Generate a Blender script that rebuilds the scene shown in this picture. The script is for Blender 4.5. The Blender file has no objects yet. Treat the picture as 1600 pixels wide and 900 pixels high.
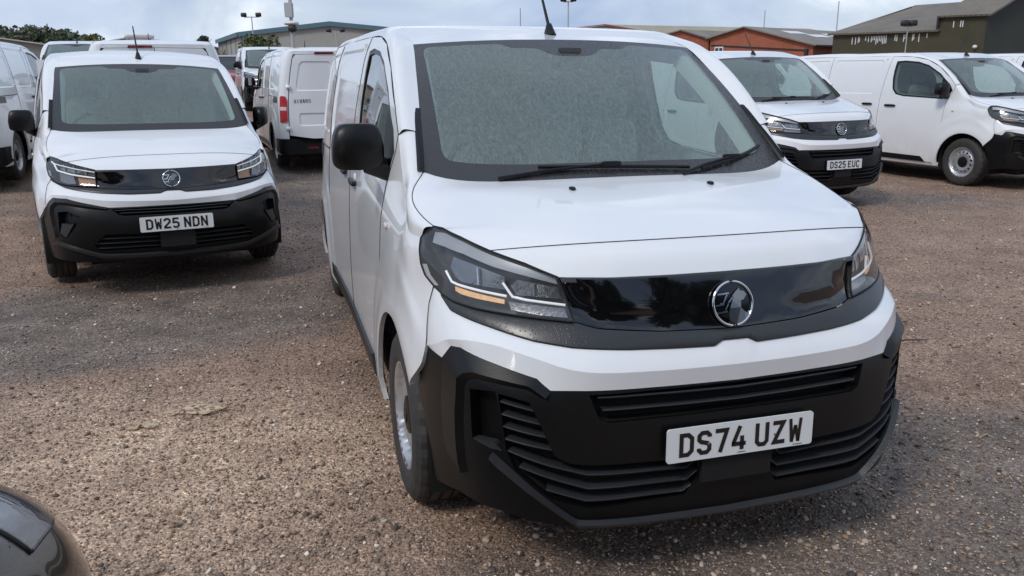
import bpy, math, random
import numpy as np
from mathutils import Matrix, Vector
from mathutils.geometry import delaunay_2d_cdt
random.seed(7); rng = np.random.default_rng(7)
scene = bpy.context.scene
COL = scene.collection
R = math.radians
# ------------------------------------------------------------------ camera
cd = bpy.data.cameras.new('camera'); cam = bpy.data.objects.new('camera', cd); COL.objects.link(cam)
cd.sensor_width = 36.0; cd.lens = 1269.4 / 1600 * 36; cd.clip_start = .05; cd.clip_end = 4000
cam.matrix_world = Matrix.Translation((0, 0, 1.639)) @ Matrix.Rotation(math.pi/2 - .2582, 4, 'X') @ Matrix.Rotation(-.00967, 4, 'Z')
scene.camera = cam
# ------------------------------------------------------------------ sky and sun
SUN_EL, SUN_AZ = R(46), R(220)      # azimuth measured from +Y clockwise: behind the camera, a little left
w = bpy.data.worlds.new('World'); scene.world = w; w.use_nodes = True
nt = w.node_tree; nt.nodes.clear()
def N(tree, kind, **kw):
    n = tree.nodes.new(kind)
    for k, v in kw.items():
        if k.startswith('i_'): n.inputs[k[2:].replace('_', ' ')].default_value = v
        else: setattr(n, k, v)
    return n
out = N(nt, 'ShaderNodeOutputWorld'); bg = N(nt, 'ShaderNodeBackground'); bg.inputs['Strength'].default_value = .10
sky = N(nt, 'ShaderNodeTexSky', sky_type='NISHITA', sun_disc=False, sun_elevation=SUN_EL, sun_rotation=SUN_AZ, air_density=1.3, dust_density=.3, ozone_density=2.0)
tc = N(nt, 'ShaderNodeTexCoord'); sx = N(nt, 'ShaderNodeSeparateXYZ'); nt.links.new(tc.outputs['Generated'], sx.inputs[0])
def m_(tree, op, a, b=None, clamp=False):
    n = tree.nodes.new('ShaderNodeMath'); n.operation = op; n.use_clamp = clamp
    for i, v in enumerate((a, b)):
        if v is None: continue
        if isinstance(v, (int, float)): n.inputs[i].default_value = v
        else: tree.links.new(v, n.inputs[i])
    return n.outputs[0]
zz = m_(nt, 'ADD', m_(nt, 'MAXIMUM', sx.outputs[2], 0.0), .16)
cx = N(nt, 'ShaderNodeCombineXYZ'); nt.links.new(m_(nt, 'DIVIDE', sx.outputs[0], zz), cx.inputs[0]); nt.links.new(m_(nt, 'DIVIDE', sx.outputs[1], zz), cx.inputs[1])
n1 = N(nt, 'ShaderNodeTexNoise', i_Scale=.75, i_Detail=9.0, i_Roughness=.56, i_Distortion=.5); mpa = N(nt, 'ShaderNodeMapping'); mpa.inputs['Location'].default_value = (-7.49, 5.99, 3.94); nt.links.new(cx.outputs[0], mpa.inputs['Vector']); nt.links.new(mpa.outputs[0], n1.inputs['Vector'])
mp = N(nt, 'ShaderNodeMapping'); mp.inputs['Location'].default_value = (-4.69, 6.78, .29); mp.inputs['Scale'].default_value = (1., 1., 2.1); nt.links.new(tc.outputs['Generated'], mp.inputs['Vector'])
n2 = N(nt, 'ShaderNodeTexNoise', i_Scale=3.4, i_Detail=8.0, i_Roughness=.52, i_Distortion=.35); nt.links.new(mp.outputs[0], n2.inputs['Vector'])
cov = N(nt, 'ShaderNodeValToRGB'); cov.color_ramp.elements[0].position = .34; cov.color_ramp.elements[1].position = .55; cov.color_ramp.elements[0].color = (.84, .84, .84, 1)   # cloud cover
nt.links.new(n1.outputs['Fac'], cov.inputs[0])
cc = N(nt, 'ShaderNodeValToRGB'); e = cc.color_ramp.elements                                                        # cloud brightness: grey-blue sheet, pale heads
e[0].position = .36; e[0].color = (3.0, 4.1, 6.2, 1); e[1].position = .72; e[1].color = (10.6, 11.1, 11.8, 1); q_ = e.new(.56); q_.color = (5.4, 6.3, 7.8, 1)
nt.links.new(n2.outputs['Fac'], cc.inputs[0])
mx = N(nt, 'ShaderNodeMixRGB'); nt.links.new(cov.outputs[0], mx.inputs[0]); nt.links.new(sky.outputs[0], mx.inputs[1]); nt.links.new(cc.outputs[0], mx.inputs[2])
nt.links.new(mx.outputs[0], bg.inputs['Color']); nt.links.new(bg.outputs[0], out.inputs[0])
sl = bpy.data.lights.new('sun', 'SUN'); sl.energy = 1.5; sl.angle = R(14); sl.color = (1, .95, .88)
sun = bpy.data.objects.new('sun', sl); COL.objects.link(sun)
sun.rotation_euler = (math.pi/2 - SUN_EL, 0, math.pi - SUN_AZ)
vs = scene.view_settings; vs.view_transform = 'Standard'; vs.look = 'None'; vs.exposure = .17; vs.gamma = 1.0; vs.use_curve_mapping = False
scene.cycles.max_bounces = 8; scene.cycles.transparent_max_bounces = 12; scene.cycles.use_denoising = True
# ------------------------------------------------------------------ materials
MATS = {}
def mat(name, base=(.5, .5, .5), rough=.5, metal=0., coat=0., spec=.5, emit=None, estr=0., noise=0., nscale=8., bump=0., bscale=60., bdist=.002, rvar=0.):
    m = bpy.data.materials.new(name); m.use_nodes = True; t = m.node_tree; b = t.nodes['Principled BSDF']
    b.inputs['Base Color'].default_value = (*base, 1); b.inputs['Roughness'].default_value = rough; b.inputs['Metallic'].default_value = metal
    b.inputs['Coat Weight'].default_value = coat; b.inputs['Coat Roughness'].default_value = .04; b.inputs['Specular IOR Level'].default_value = spec
    if emit: b.inputs['Emission Color'].default_value = (*emit, 1); b.inputs['Emission Strength'].default_value = estr
    co = N(t, 'ShaderNodeTexCoord')
    if noise or rvar:
        nz = N(t, 'ShaderNodeTexNoise', i_Scale=nscale, i_Detail=6.0, i_Roughness=.6); t.links.new(co.outputs['Object'], nz.inputs['Vector'])
        if noise:
            r = N(t, 'ShaderNodeMixRGB'); r.inputs[1].default_value = (*[max(0, c*(1-noise)) for c in base], 1); r.inputs[2].default_value = (*[min(1, c*(1+noise)) for c in base], 1)
            t.links.new(nz.outputs['Fac'], r.inputs[0]); t.links.new(r.outputs[0], b.inputs['Base Color'])
        if rvar:
            q = N(t, 'ShaderNodeMapRange'); q.inputs['To Min'].default_value = max(0, rough-rvar); q.inputs['To Max'].default_value = rough+rvar
            t.links.new(nz.outputs['Fac'], q.inputs['Value']); t.links.new(q.outputs[0], b.inputs['Roughness'])
    if bump:
        nb = N(t, 'ShaderNodeTexNoise', i_Scale=bscale, i_Detail=3.0); t.links.new(co.outputs['Object'], nb.inputs['Vector'])
        bp = N(t, 'ShaderNodeBump', i_Strength=bump, i_Distance=bdist); t.links.new(nb.outputs['Fac'], bp.inputs['Height']); t.links.new(bp.outputs[0], b.inputs['Normal'])
    MATS[name] = m
    return m
def wet_beads(m, scale=120., amount=.35, dist=.0012):
    """rain beads standing on a surface: sparse small voronoi domes as relief"""
    t = m.node_tree; b = t.nodes['Principled BSDF']; co = N(t, 'ShaderNodeTexCoord')
    v = N(t, 'ShaderNodeTexVoronoi', i_Scale=scale, i_Randomness=1.0); t.links.new(co.outputs['Object'], v.inputs['Vector'])
    r = N(t, 'ShaderNodeMapRange', clamp=True); r.inputs['From Min'].default_value = .12; r.inputs['From Max'].default_value = .30; r.inputs['To Min'].default_value = 1; r.inputs['To Max'].default_value = 0
    t.links.new(v.outputs['Distance'], r.inputs['Value'])
    bp = N(t, 'ShaderNodeBump', i_Strength=amount, i_Distance=dist); t.links.new(r.outputs[0], bp.inputs['Height']); t.links.new(bp.outputs[0], b.inputs['Normal'])
paint = mat('white_paint', (.80, .81, .825), .32, coat=.9, noise=.025, nscale=1.5); wet_beads(paint, 95., .12)
def grime(m, base, dirt=(.42, .37, .32), top=.75, amount=.55):
    """road film thrown up on the lower body, broken up by noise"""
    t = m.node_tree; b = t.nodes['Principled BSDF']; co = N(t, 'ShaderNodeTexCoord'); sx_ = N(t, 'ShaderNodeSeparateXYZ'); t.links.new(co.outputs['Object'], sx_.inputs[0])
    r = N(t, 'ShaderNodeMapRange', clamp=True); r.inputs['From Min'].default_value = .2; r.inputs['From Max'].default_value = top; r.inputs['To Min'].default_value = amount; r.inputs['To Max'].default_value = .03; t.links.new(sx_.outputs[2], r.inputs['Value'])
    nz = N(t, 'ShaderNodeTexNoise', i_Scale=3.5, i_Detail=8.0, i_Roughness=.7); t.links.new(co.outputs['Object'], nz.inputs['Vector']); q = N(t, 'ShaderNodeMapRange', clamp=True); q.inputs['From Min'].default_value = .35; q.inputs['From Max'].default_value = .75; t.links.new(nz.outputs['Fac'], q.inputs['Value'])
    mm = N(t, 'ShaderNodeMixRGB'); mm.inputs[1].default_value = (*base, 1); mm.inputs[2].default_value = (*dirt, 1); t.links.new(m_(t, 'MULTIPLY', r.outputs[0], q.outputs[0]), mm.inputs[0]); t.links.new(mm.outputs[0], b.inputs['Base Color'])
grime(paint, (.80, .81, .825))
darkpaint = mat('dark_paint', (.030, .025, .022), .25, metal=.3, coat=1.); wet_beads(darkpaint, 70., .3)
plastic = mat('black_plastic', (.0040, .0042, .0047), .38, spec=.34, noise=.25, nscale=5, rvar=.08); wet_beads(plastic, 110., .22)
satin = mat('satin_grey_plastic', (.030, .031, .034), .30, rvar=.06); wet_beads(satin, 110., .35)
gloss = mat('gloss_black', (.004, .004, .005), .06, coat=.6)
voidm = mat('grille_dark', (.005, .005, .005), .8)
seam = mat('panel_gap', (.012, .012, .013), .8)
frit = mat('black_frit', (.034, .032, .034), .12, spec=.7)
def streaks(m, strength=.35):
    """running rain on an opaque sheet"""
    t = m.node_tree; b = t.nodes['Principled BSDF']; co = N(t, 'ShaderNodeTexCoord'); mp = N(t, 'ShaderNodeMapping'); mp.inputs['Scale'].default_value = (1., .34, .34); t.links.new(co.outputs['Object'], mp.inputs['Vector'])
    nz = N(t, 'ShaderNodeTexNoise', i_Scale=120.0, i_Detail=2.0, i_Distortion=1.3); t.links.new(mp.outputs[0], nz.inputs['Vector']); rp = N(t, 'ShaderNodeMapRange', clamp=True); rp.inputs['From Min'].default_value = .42; rp.inputs['From Max'].default_value = .62; t.links.new(nz.outputs['Fac'], rp.inputs['Value'])
    bp = N(t, 'ShaderNodeBump', i_Strength=strength, i_Distance=.002); t.links.new(rp.outputs[0], bp.inputs['Height']); t.links.new(bp.outputs[0], b.inputs['Normal'])
streaks(frit)
rubber = mat('tyre_rubber', (.036, .034, .032), .7, noise=.5, nscale=9, bump=.25, bscale=90)
steel = mat('silver_steel', (.52, .53, .55), .38, metal=.75, noise=.1, rvar=.08)
chrome = mat('chrome', (.75, .76, .78), .08, metal=1.)
dchrome = mat('dark_chrome', (.30, .305, .31), .24, metal=1., bump=.35, bscale=25, bdist=.01)
smoke_chrome = mat('smoked_chrome', (.24, .24, .245), .16, metal=1.)
reflector = mat('ribbed_reflector', (.30, .29, .29), .25, metal=.8, bump=.35, bscale=90, bdist=.003, noise=.35, nscale=40)
housing = mat('lamp_housing', (.045, .047, .05), .25)
eyelid = mat('lamp_eyelid', (.46, .47, .49), .3, metal=.3)
drl = mat('light_guide', (.85, .88, .9), .2, emit=(.95, .97, 1.), estr=.35)
amber = mat('amber_lamp', (.62, .42, .24), .25, emit=(1., .52, .20), estr=.40, noise=.6, nscale=90, bump=.6, bscale=140, bdist=.004)
amberoff = mat('amber_reflector', (.55, .30, .17), .25, noise=.5, nscale=60)
redlens = mat('red_lens', (.45, .012, .015), .15, coat=.8, noise=.25, nscale=30)
darkred = mat('dark_red_lens', (.16, .008, .012), .15, coat=.8)
clearlens = mat('white_lens', (.7, .6, .58), .2, coat=.5)
plate_w = mat('plate_white', (.74, .76, .76), .35); plate_k = mat('plate_black', (.012, .010, .010), .4)
cabin = mat('cabin_grey', (.74, .76, .75), .8, noise=.04); dash = mat('dashboard', (.07, .074, .076), .7); seatm = mat('seat_cloth', (.34, .35, .35), .9, noise=.2, nscale=20)
trim = mat('cabin_trim', (.50, .53, .51), .7)
under = mat('underbody', (.010, .010, .010), .9)
def glass_mat(name, tint, film, film_c, rough=.03, streak=True, ior=1.5):
    """thin glass: tinted see-through + mirror reflection + a thin wet film that scatters a little light, with running-rain relief"""
    m = bpy.data.materials.new(name); m.use_nodes = True; t = m.node_tree; t.nodes.clear()
    o = N(t, 'ShaderNodeOutputMaterial'); tr = N(t, 'ShaderNodeBsdfTransparent'); tr.inputs[0].default_value = (*tint, 1)
    gl = N(t, 'ShaderNodeBsdfGlossy'); gl.inputs['Roughness'].default_value = rough; df = N(t, 'ShaderNodeBsdfDiffuse'); df.inputs[0].default_value = (*film_c, 1)
    fr = N(t, 'ShaderNodeFresnel'); ge = N(t, 'ShaderNodeNewGeometry'); iv = N(t, 'ShaderNodeMapRange'); iv.inputs['To Min'].default_value = ior; iv.inputs['To Max'].default_value = 1/ior; t.links.new(ge.outputs['Backfacing'], iv.inputs['Value']); t.links.new(iv.outputs[0], fr.inputs[0])   # a sheet of glass reflects alike from both faces
    a = N(t, 'ShaderNodeMixShader'); b = N(t, 'ShaderNodeMixShader'); a.inputs[0].default_value = film
    t.links.new(tr.outputs[0], a.inputs[1]); t.links.new(df.outputs[0], a.inputs[2])
    f2 = m_(t, 'MULTIPLY', fr.outputs[0], 1.6, True); t.links.new(f2, b.inputs[0]); t.links.new(a.outputs[0], b.inputs[1]); t.links.new(gl.outputs[0], b.inputs[2]); t.links.new(b.outputs[0], o.inputs[0])
    if streak:
        co = N(t, 'ShaderNodeTexCoord'); mp = N(t, 'ShaderNodeMapping'); mp.inputs['Scale'].default_value = (1., .34, .34); t.links.new(co.outputs['Object'], mp.inputs['Vector'])
        nz = N(t, 'ShaderNodeTexNoise', i_Scale=135.0, i_Detail=2.0, i_Roughness=.55, i_Distortion=1.1); t.links.new(mp.outputs[0], nz.inputs['Vector'])
        rp = N(t, 'ShaderNodeMapRange', clamp=True); rp.inputs['From Min'].default_value = .42; rp.inputs['From Max'].default_value = .62; t.links.new(nz.outputs['Fac'], rp.inputs['Value'])
        bp = N(t, 'ShaderNodeBump', i_Strength=.26, i_Distance=.0014); t.links.new(rp.outputs[0], bp.inputs['Height'])
        t.links.new(bp.outputs[0], gl.inputs['Normal']); t.links.new(bp.outputs[0], fr.inputs['Normal'])
        fm = N(t, 'ShaderNodeMapRange'); fm.inputs['To Min'].default_value = film*.76; fm.inputs['To Max'].default_value = film*1.26; t.links.new(rp.outputs[0], fm.inputs['Value']); t.links.new(fm.outputs[0], a.inputs[0])
    MATS[name] = m
    return m
wsglass = glass_mat('wet_windscreen', (.76, .88, .84), .235, (.42, .525, .495))
sideglass = glass_mat('door_glass', (.50, .61, .585), .06, (.34, .40, .39), streak=False)
lens = glass_mat('lamp_lens', (.90, .91, .92), .07, (.45, .47, .50), .02, streak=False, ior=1.38)
# ------------------------------------------------------------------ mesh helpers
def link(o, parent=None):
    COL.objects.link(o)
    if parent is not None: o.parent = parent
    return o
def tag(o, label, cat, group=None, kind=None):
    if label: o['label'] = label
    if cat: o['category'] = cat
    if group: o['group'] = group
    if kind: o['kind'] = kind
    return o
def empty(name, label=None, cat=None, group=None, loc=(0, 0, 0), rz=0):
    o = bpy.data.objects.new(name, None); o.empty_display_size = .3; link(o); o.location = loc; o.rotation_euler = (0, 0, rz)
    return tag(o, label, cat, group)
def mesh_obj(name, V, F, m, parent=None, smooth=False):
    me = bpy.data.meshes.new(name); me.from_pydata([tuple(map(float, v)) for v in V], [], [tuple(int(i) for i in f) for f in F]); me.materials.append(m)
    if smooth: me.polygons.foreach_set('use_smooth', [True]*len(me.polygons))
    me.update()
    return link(bpy.data.objects.new(name, me), parent)
def pip(P, poly):
    """points in polygon, even-odd"""
    P = np.asarray(P); poly = np.asarray(poly); x, y = P[:, 0], P[:, 1]; ins = np.zeros(len(P), bool); n = len(poly); j = n-1
    for i in range(n):
        xi, yi = poly[i]; xj, yj = poly[j]
        c = ((yi > y) != (yj > y)); d = (yj-yi) if abs(yj-yi) > 1e-12 else 1e-12
        ins ^= c & (x < (xj-xi)*(y-yi)/d+xi); j = i
    return ins
def dens(poly, res, closed=True):
    out = []; n = len(poly)
    for i in range(n if closed else n-1):
        a = np.array(poly[i], float); b = np.array(poly[(i+1) % n], float); k = max(1, int(math.ceil(np.linalg.norm(b-a)/res)))
        for j in range(k): out.append(a+(b-a)*j/k)
    if not closed: out.append(np.array(poly[-1], float))
    return np.array(out)
def smooth_poly(poly, it=2, closed=True):
    """Chaikin corner rounding"""
    p = [np.array(q, float) for q in poly]
    for _ in range(it):
        o = []; n = len(p)
        if not closed: o.append(p[0])
        for i in range(n if closed else n-1):
            a, b = p[i], p[(i+1) % n]; o += [a*.75+b*.25, a*.25+b*.75]
        if not closed: o.append(p[-1])
        p = o
    return [tuple(q) for q in p]
def fillet(poly, r, n=5):
    """round the corners of an outline with radius about r"""
    o = []; k = len(poly)
    for i in range(k):
        a, b, c = [np.array(poly[j % k], float) for j in (i-1, i, i+1)]; d1 = (a-b); d2 = (c-b); l1 = min(r, np.linalg.norm(d1)*.45); l2 = min(r, np.linalg.norm(d2)*.45); p = b+d1/np.linalg.norm(d1)*l1; q = b+d2/np.linalg.norm(d2)*l2
        for t in np.linspace(0, 1, n): o.append(tuple(p*(1-t)**2+b*2*t*(1-t)+q*t*t))
    return o
def seg_dist(P, poly):
    P = np.asarray(P); poly = np.asarray(poly); d = np.full(len(P), 9.)
    for i in range(len(poly)):
        a = poly[i]; b = poly[(i+1) % len(poly)]; ab = b-a; L = max(ab@ab, 1e-12)
        t = np.clip(((P-a)@ab)/L, 0, 1); d = np.minimum(d, np.linalg.norm(P-(a+t[:, None]*ab), axis=1))
    return d
def ctr(P):
    C = np.zeros_like(P); C[:, 1] = np.clip(P[:, 1], .95, 4.0); C[:, 2] = np.clip(P[:, 2], .55, 1.1)
    return C
class Geo:
    def __init__(s): s.V = []; s.F = []; s.Nn = []
    def add(s, V, F, Nv=None):
        o = len(s.V); s.V += [tuple(map(float, v)) for v in V]; s.F += [tuple(int(i)+o for i in f) for f in F]
        s.Nn += [tuple(map(float, n)) for n in Nv] if Nv is not None else [None]*len(V)
    def patch(s, M, outer, holes=(), res=.04, off=0., thick=.012, sc=(1., 1.), grid=True, flip=False):
        sc = np.array(sc, float); loops = [dens(np.array(p)*sc, res) for p in [outer, *holes]]
        pts = []; ed = []
        for L in loops:
            b = len(pts); pts += list(L); ed += [(b+i, b+(i+1) % len(L)) for i in range(len(L))]
        if grid:
            lo = loops[0].min(0); hi = loops[0].max(0); gx, gy = np.meshgrid(np.arange(lo[0]+res*.5, hi[0], res), np.arange(lo[1]+res*.5, hi[1], res))
            G = np.stack([gx.ravel(), gy.ravel()], 1)
            if len(G):
                k = pip(G, loops[0])
                for L in loops[1:]: k &= ~pip(G, L)
                G = G[k]
                for L in loops: G = G[seg_dist(G, L) > res*.45] if len(G) else G
                pts += list(G)
        r = delaunay_2d_cdt([Vector((p[0], p[1])) for p in pts], ed, [], 0, 1e-6)
        uv = np.array([(v.x, v.y) for v in r[0]]); F = [tuple(f) for f in r[2]]
        c = np.array([uv[list(f)].mean(0) for f in F]); k = pip(c, loops[0])
        for L in loops[1:]: k &= ~pip(c, L)
        F = [f for f, q in zip(F, k) if q]; uv = uv/sc
        P, Nv = s.normals(M, uv)
        P = P+Nv*off
        fn = np.cross(P[[f[1] for f in F]]-P[[f[0] for f in F]], P[[f[2] for f in F]]-P[[f[0] for f in F]])
        fl = np.einsum('ij,ij->i', fn, Nv[[f[0] for f in F]]) < 0
        s.add(P, [f[::-1] if q else f for f, q in zip(F, fl)], Nv)
        if thick:
            for L in loops:
                Q, Nq = s.normals(M, L/sc); A = Q+Nq*off; B = Q+Nq*(off-thick); n = len(A)
                s.add(np.concatenate([A, B]), [(i, (i+1) % n, n+(i+1) % n, n+i) for i in range(n)])
        return s
    def normals(s, M, uv):
        e = 2e-3; u, v = uv[:, 0], uv[:, 1]; P = M(u, v); du = M(u+e, v)-M(u-e, v); dv = M(u, v+e)-M(u, v-e)
        n = np.cross(du, dv); n /= np.maximum(np.linalg.norm(n, axis=1), 1e-9)[:, None]
        n[np.einsum('ij,ij->i', n, P-ctr(P)) < 0] *= -1
        return P, n
    def grid(s, A, flip=None):
        """A: rows x cols x 3 -> smooth quad sheet facing away from the body's core"""
        A = np.asarray(A, float); r, c, _ = A.shape
        n = np.cross(np.gradient(A, axis=1).reshape(-1, 3), np.gradient(A, axis=0).reshape(-1, 3)); n /= np.maximum(np.linalg.norm(n, axis=1), 1e-12)[:, None]
        P = A.reshape(-1, 3)
        if flip is None: f = np.einsum('ij,ij->i', n, P-ctr(P)).sum() < 0
        else: f = flip
        if f: n = -n
        F = []
        for i in range(r-1):
            for j in range(c-1):
                q = (i*c+j, i*c+j+1, (i+1)*c+j+1, (i+1)*c+j); F.append(q)
        fn = np.cross(P[F[0][1]]-P[F[0][0]], P[F[0][3]]-P[F[0][0]])
        if fn@n[F[0][0]] < 0: F = [q[::-1] for q in F]
        s.add(P, F, n)
        return s
    def loft(s, rows, n=24, m=1, flip=None):
        """rows of 3D polylines; n samples along, m sub-rows between (m=1: straight, >1: smooth)"""
        A = np.stack([resamp(r, n) for r in rows])
        if m > 1:
            t = np.arange(len(rows)); tt = np.linspace(0, len(rows)-1, (len(rows)-1)*m+1)
            A = herm(t, A.reshape(len(rows), -1), tt).reshape(len(tt), n, 3)
        return s.grid(A, flip)
    def tube(s, path, r, seg=6, cap=True, taper=None):
        p = np.asarray(path, float); n = len(p); T = np.gradient(p, axis=0); T /= np.maximum(np.linalg.norm(T, axis=1), 1e-9)[:, None]
        up = np.array([0, 0, 1.]) if abs(T[0, 2]) < .9 else np.array([1., 0, 0]); V = []; Nv = []
        for i in range(n):
            a = np.cross(T[i], up); a /= max(np.linalg.norm(a), 1e-9); b = np.cross(a, T[i]); rr = r if taper is None else r+(taper-r)*i/(n-1)
            for k in range(seg):
                t = 2*math.pi*k/seg; d = a*math.cos(t)+b*math.sin(t); V.append(p[i]+d*rr); Nv.append(d)
        F = [(i*seg+k, i*seg+(k+1) % seg, (i+1)*seg+(k+1) % seg, (i+1)*seg+k) for i in range(n-1) for k in range(seg)]
        s.add(V, F, Nv)
        if cap: s.add(V[:seg], [tuple(range(seg))[::-1]]); s.add(V[-seg:], [tuple(range(seg))])
        return s
    def box(s, lo, hi, bev=0.):
        x0, y0, z0 = lo; x1, y1, z1 = hi
        V = [(x0, y0, z0), (x1, y0, z0), (x1, y1, z0), (x0, y1, z0), (x0, y0, z1), (x1, y0, z1), (x1, y1, z1), (x0, y1, z1)]
        s.add(V, [(3, 2, 1, 0), (4, 5, 6, 7), (0, 1, 5, 4), (1, 2, 6, 5), (2, 3, 7, 6), (3, 0, 4, 7)]); return s
    def round_box(s, c, h, e=.3, nu=24, nv=14, shear=None):
        c = np.array(c, float); h = np.array(h, float); V = []
        f = lambda a: math.copysign(abs(a)**e, a)
        for i in range(nv+1):
            ph = -math.pi/2+math.pi*i/nv
            for j in range(nu):
                th = 2*math.pi*j/nu; q = np.array([f(math.cos(ph))*f(math.cos(th)), f(math.cos(ph))*f(math.sin(th)), f(math.sin(ph))])*h
                V.append(c+(shear(q) if shear else q))
        V = np.array(V); F = [(i*nu+j, i*nu+(j+1) % nu, (i+1)*nu+(j+1) % nu, (i+1)*nu+j) for i in range(nv) for j in range(nu)]
        Nv = V-c; Nv = Nv/h**2; Nv = np.sign(Nv)*np.abs(Nv)**1.6; Nv /= np.maximum(np.linalg.norm(Nv, axis=1), 1e-9)[:, None]
        s.add(V, F, Nv); return s
    def lathe(s, prof, c, seg=48, axis=0, flip=False):
        """profile (radius, along-axis) swept round an axis through c"""
        V = []; n = len(prof)
        for j in range(seg):
            t = 2*math.pi*j/seg
            for r, a in prof:
                q = [0, 0, 0]; q[axis] = a; q[(axis+1) % 3] = r*math.cos(t); q[(axis+2) % 3] = r*math.sin(t); V.append(np.array(c)+q)
        F = [(j*n+i, j*n+i+1, ((j+1) % seg)*n+i+1, ((j+1) % seg)*n+i) for j in range(seg) for i in range(n-1)]
        s.add(V, [f[::-1] for f in F] if flip else F); return s
    def build(s, name, m, parent=None, smooth=True):
        Va = np.array(s.V); ia = np.array([[f[0], f[1], f[2], f[-1]] for f in s.F]); gn = np.cross(Va[ia[:, 1]]-Va[ia[:, 0]], Va[ia[:, 3]]-Va[ia[:, 0]])   # faces wound to agree with their given normals
        s.F = [f[::-1] if (s.Nn[f[0]] is not None and q@np.array(s.Nn[f[0]])+q@np.array(s.Nn[f[2]]) < 0) else f for f, q in zip(s.F, gn)]
        me = bpy.data.meshes.new(name); me.from_pydata(s.V, [], s.F); me.materials.append(m)
        me.polygons.foreach_set('use_smooth', [True]*len(me.polygons)); me.update()
        fnn = np.zeros(len(me.polygons)*3); me.polygons.foreach_get('normal', fnn); fnn = fnn.reshape(-1, 3)
        ln = []
        for p, fn in zip(me.polygons, fnn):
            for vi in p.vertices: ln.append(s.Nn[vi] if s.Nn[vi] is not None else tuple(fn))
        me.normals_split_custom_set(ln)
        return link(bpy.data.objects.new(name, me), parent)
def herm(xs, ys, x):
    xs = np.asarray(xs, float); ys = np.asarray(ys, float); n = len(xs); h = np.diff(xs); d = np.diff(ys, axis=0)/h[:, None]
    m = np.zeros_like(ys); m[0] = d[0]; m[-1] = d[-1]
    if n > 2: m[1:-1] = (h[:-1, None]*d[1:]+h[1:, None]*d[:-1])/(h[:-1]+h[1:])[:, None]
    x = np.clip(np.atleast_1d(x), xs[0], xs[-1]); k = np.clip(np.searchsorted(xs, x, side='right')-1, 0, n-2); t = ((x-xs[k])/h[k])[:, None]; H = h[k][:, None]
    return (2*t**3-3*t**2+1)*ys[k]+(t**3-2*t**2+t)*H*m[k]+(-2*t**3+3*t**2)*ys[k+1]+(t**3-t**2)*H*m[k+1]
def resamp(p, n):
    p = np.asarray(p, float); d = np.concatenate([[0], np.cumsum(np.linalg.norm(np.diff(p, axis=0), axis=1))]); t = np.linspace(0, d[-1], n)
    return np.stack([np.interp(t, d, p[:, i]) for i in range(3)], 1)
def curve(p, n):
    """smooth curve through points"""
    p = np.asarray(p, float); d = np.concatenate([[0], np.cumsum(np.linalg.norm(np.diff(p, axis=0), axis=1))]); return herm(d, p, np.linspace(0, d[-1], n))
class Skin:
    """body skin: (s, z) -> point; s runs from the nose's centre round the corner, along the side and round to the tail's centre"""
    def __init__(s, cols, levels): s.c = np.array(cols, float); s.z = np.array([l[0] for l in levels]); s.P = np.array([l[1] for l in levels], float)
    def __call__(s, S, Z):
        S = np.asarray(S, float); Z = np.asarray(Z, float); sg = np.where(S < 0, -1., 1.); A = np.abs(S)
        rows = np.stack([herm(s.c, p, A) for p in s.P]); z = s.z; nz = len(z); h = np.diff(z); d = np.diff(rows, axis=0)/h[:, None, None]
        m = np.zeros_like(rows); m[0] = d[0]; m[-1] = d[-1]; m[1:-1] = (h[:-1, None, None]*d[1:]+h[1:, None, None]*d[:-1])/(h[:-1]+h[1:])[:, None, None]
        zc = np.clip(Z, z[0], z[-1]); k = np.clip(np.searchsorted(z, zc, side='right')-1, 0, nz-2); i = np.arange(len(A)); H = h[k][:, None]; t = ((zc-z[k])/h[k])[:, None]
        q = (2*t**3-3*t**2+1)*rows[k, i]+(t**3-2*t**2+t)*H*m[k, i]+(-2*t**3+3*t**2)*rows[k+1, i]+(t**3-t**2)*H*m[k+1, i]
        return np.stack([sg*q[:, 0], q[:, 1], Z], 1)
    def line(s, pts, off=0., sg=1, n=None):
        p = np.array(pts, float)
        if n: p = dens(p, n, False)
        p = p*np.array([sg, 1.])
        P, Nv = Geo().normals(s, p)
        return P+Nv*(np.asarray(off)[:, None] if np.ndim(off) else off)
def mir(poly, sg): return [(sg*a, b) for a, b in poly]
def both(half):
    """half outline from centre-top round to centre-bottom -> closed outline over both sides"""
    return list(half)+[(-a, b) for a, b in half[::-1] if a > 1e-6]
def mx3(P, sg): P = np.array(P, float); P[..., 0] *= sg; return P
def copy_tree(o, parent=None):
    c = o.copy(); COL.objects.link(c); c.parent = parent
    if parent is not None: c.matrix_parent_inverse = o.matrix_parent_inverse
    for ch in list(o.children): copy_tree(ch, c)
    return c
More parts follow.
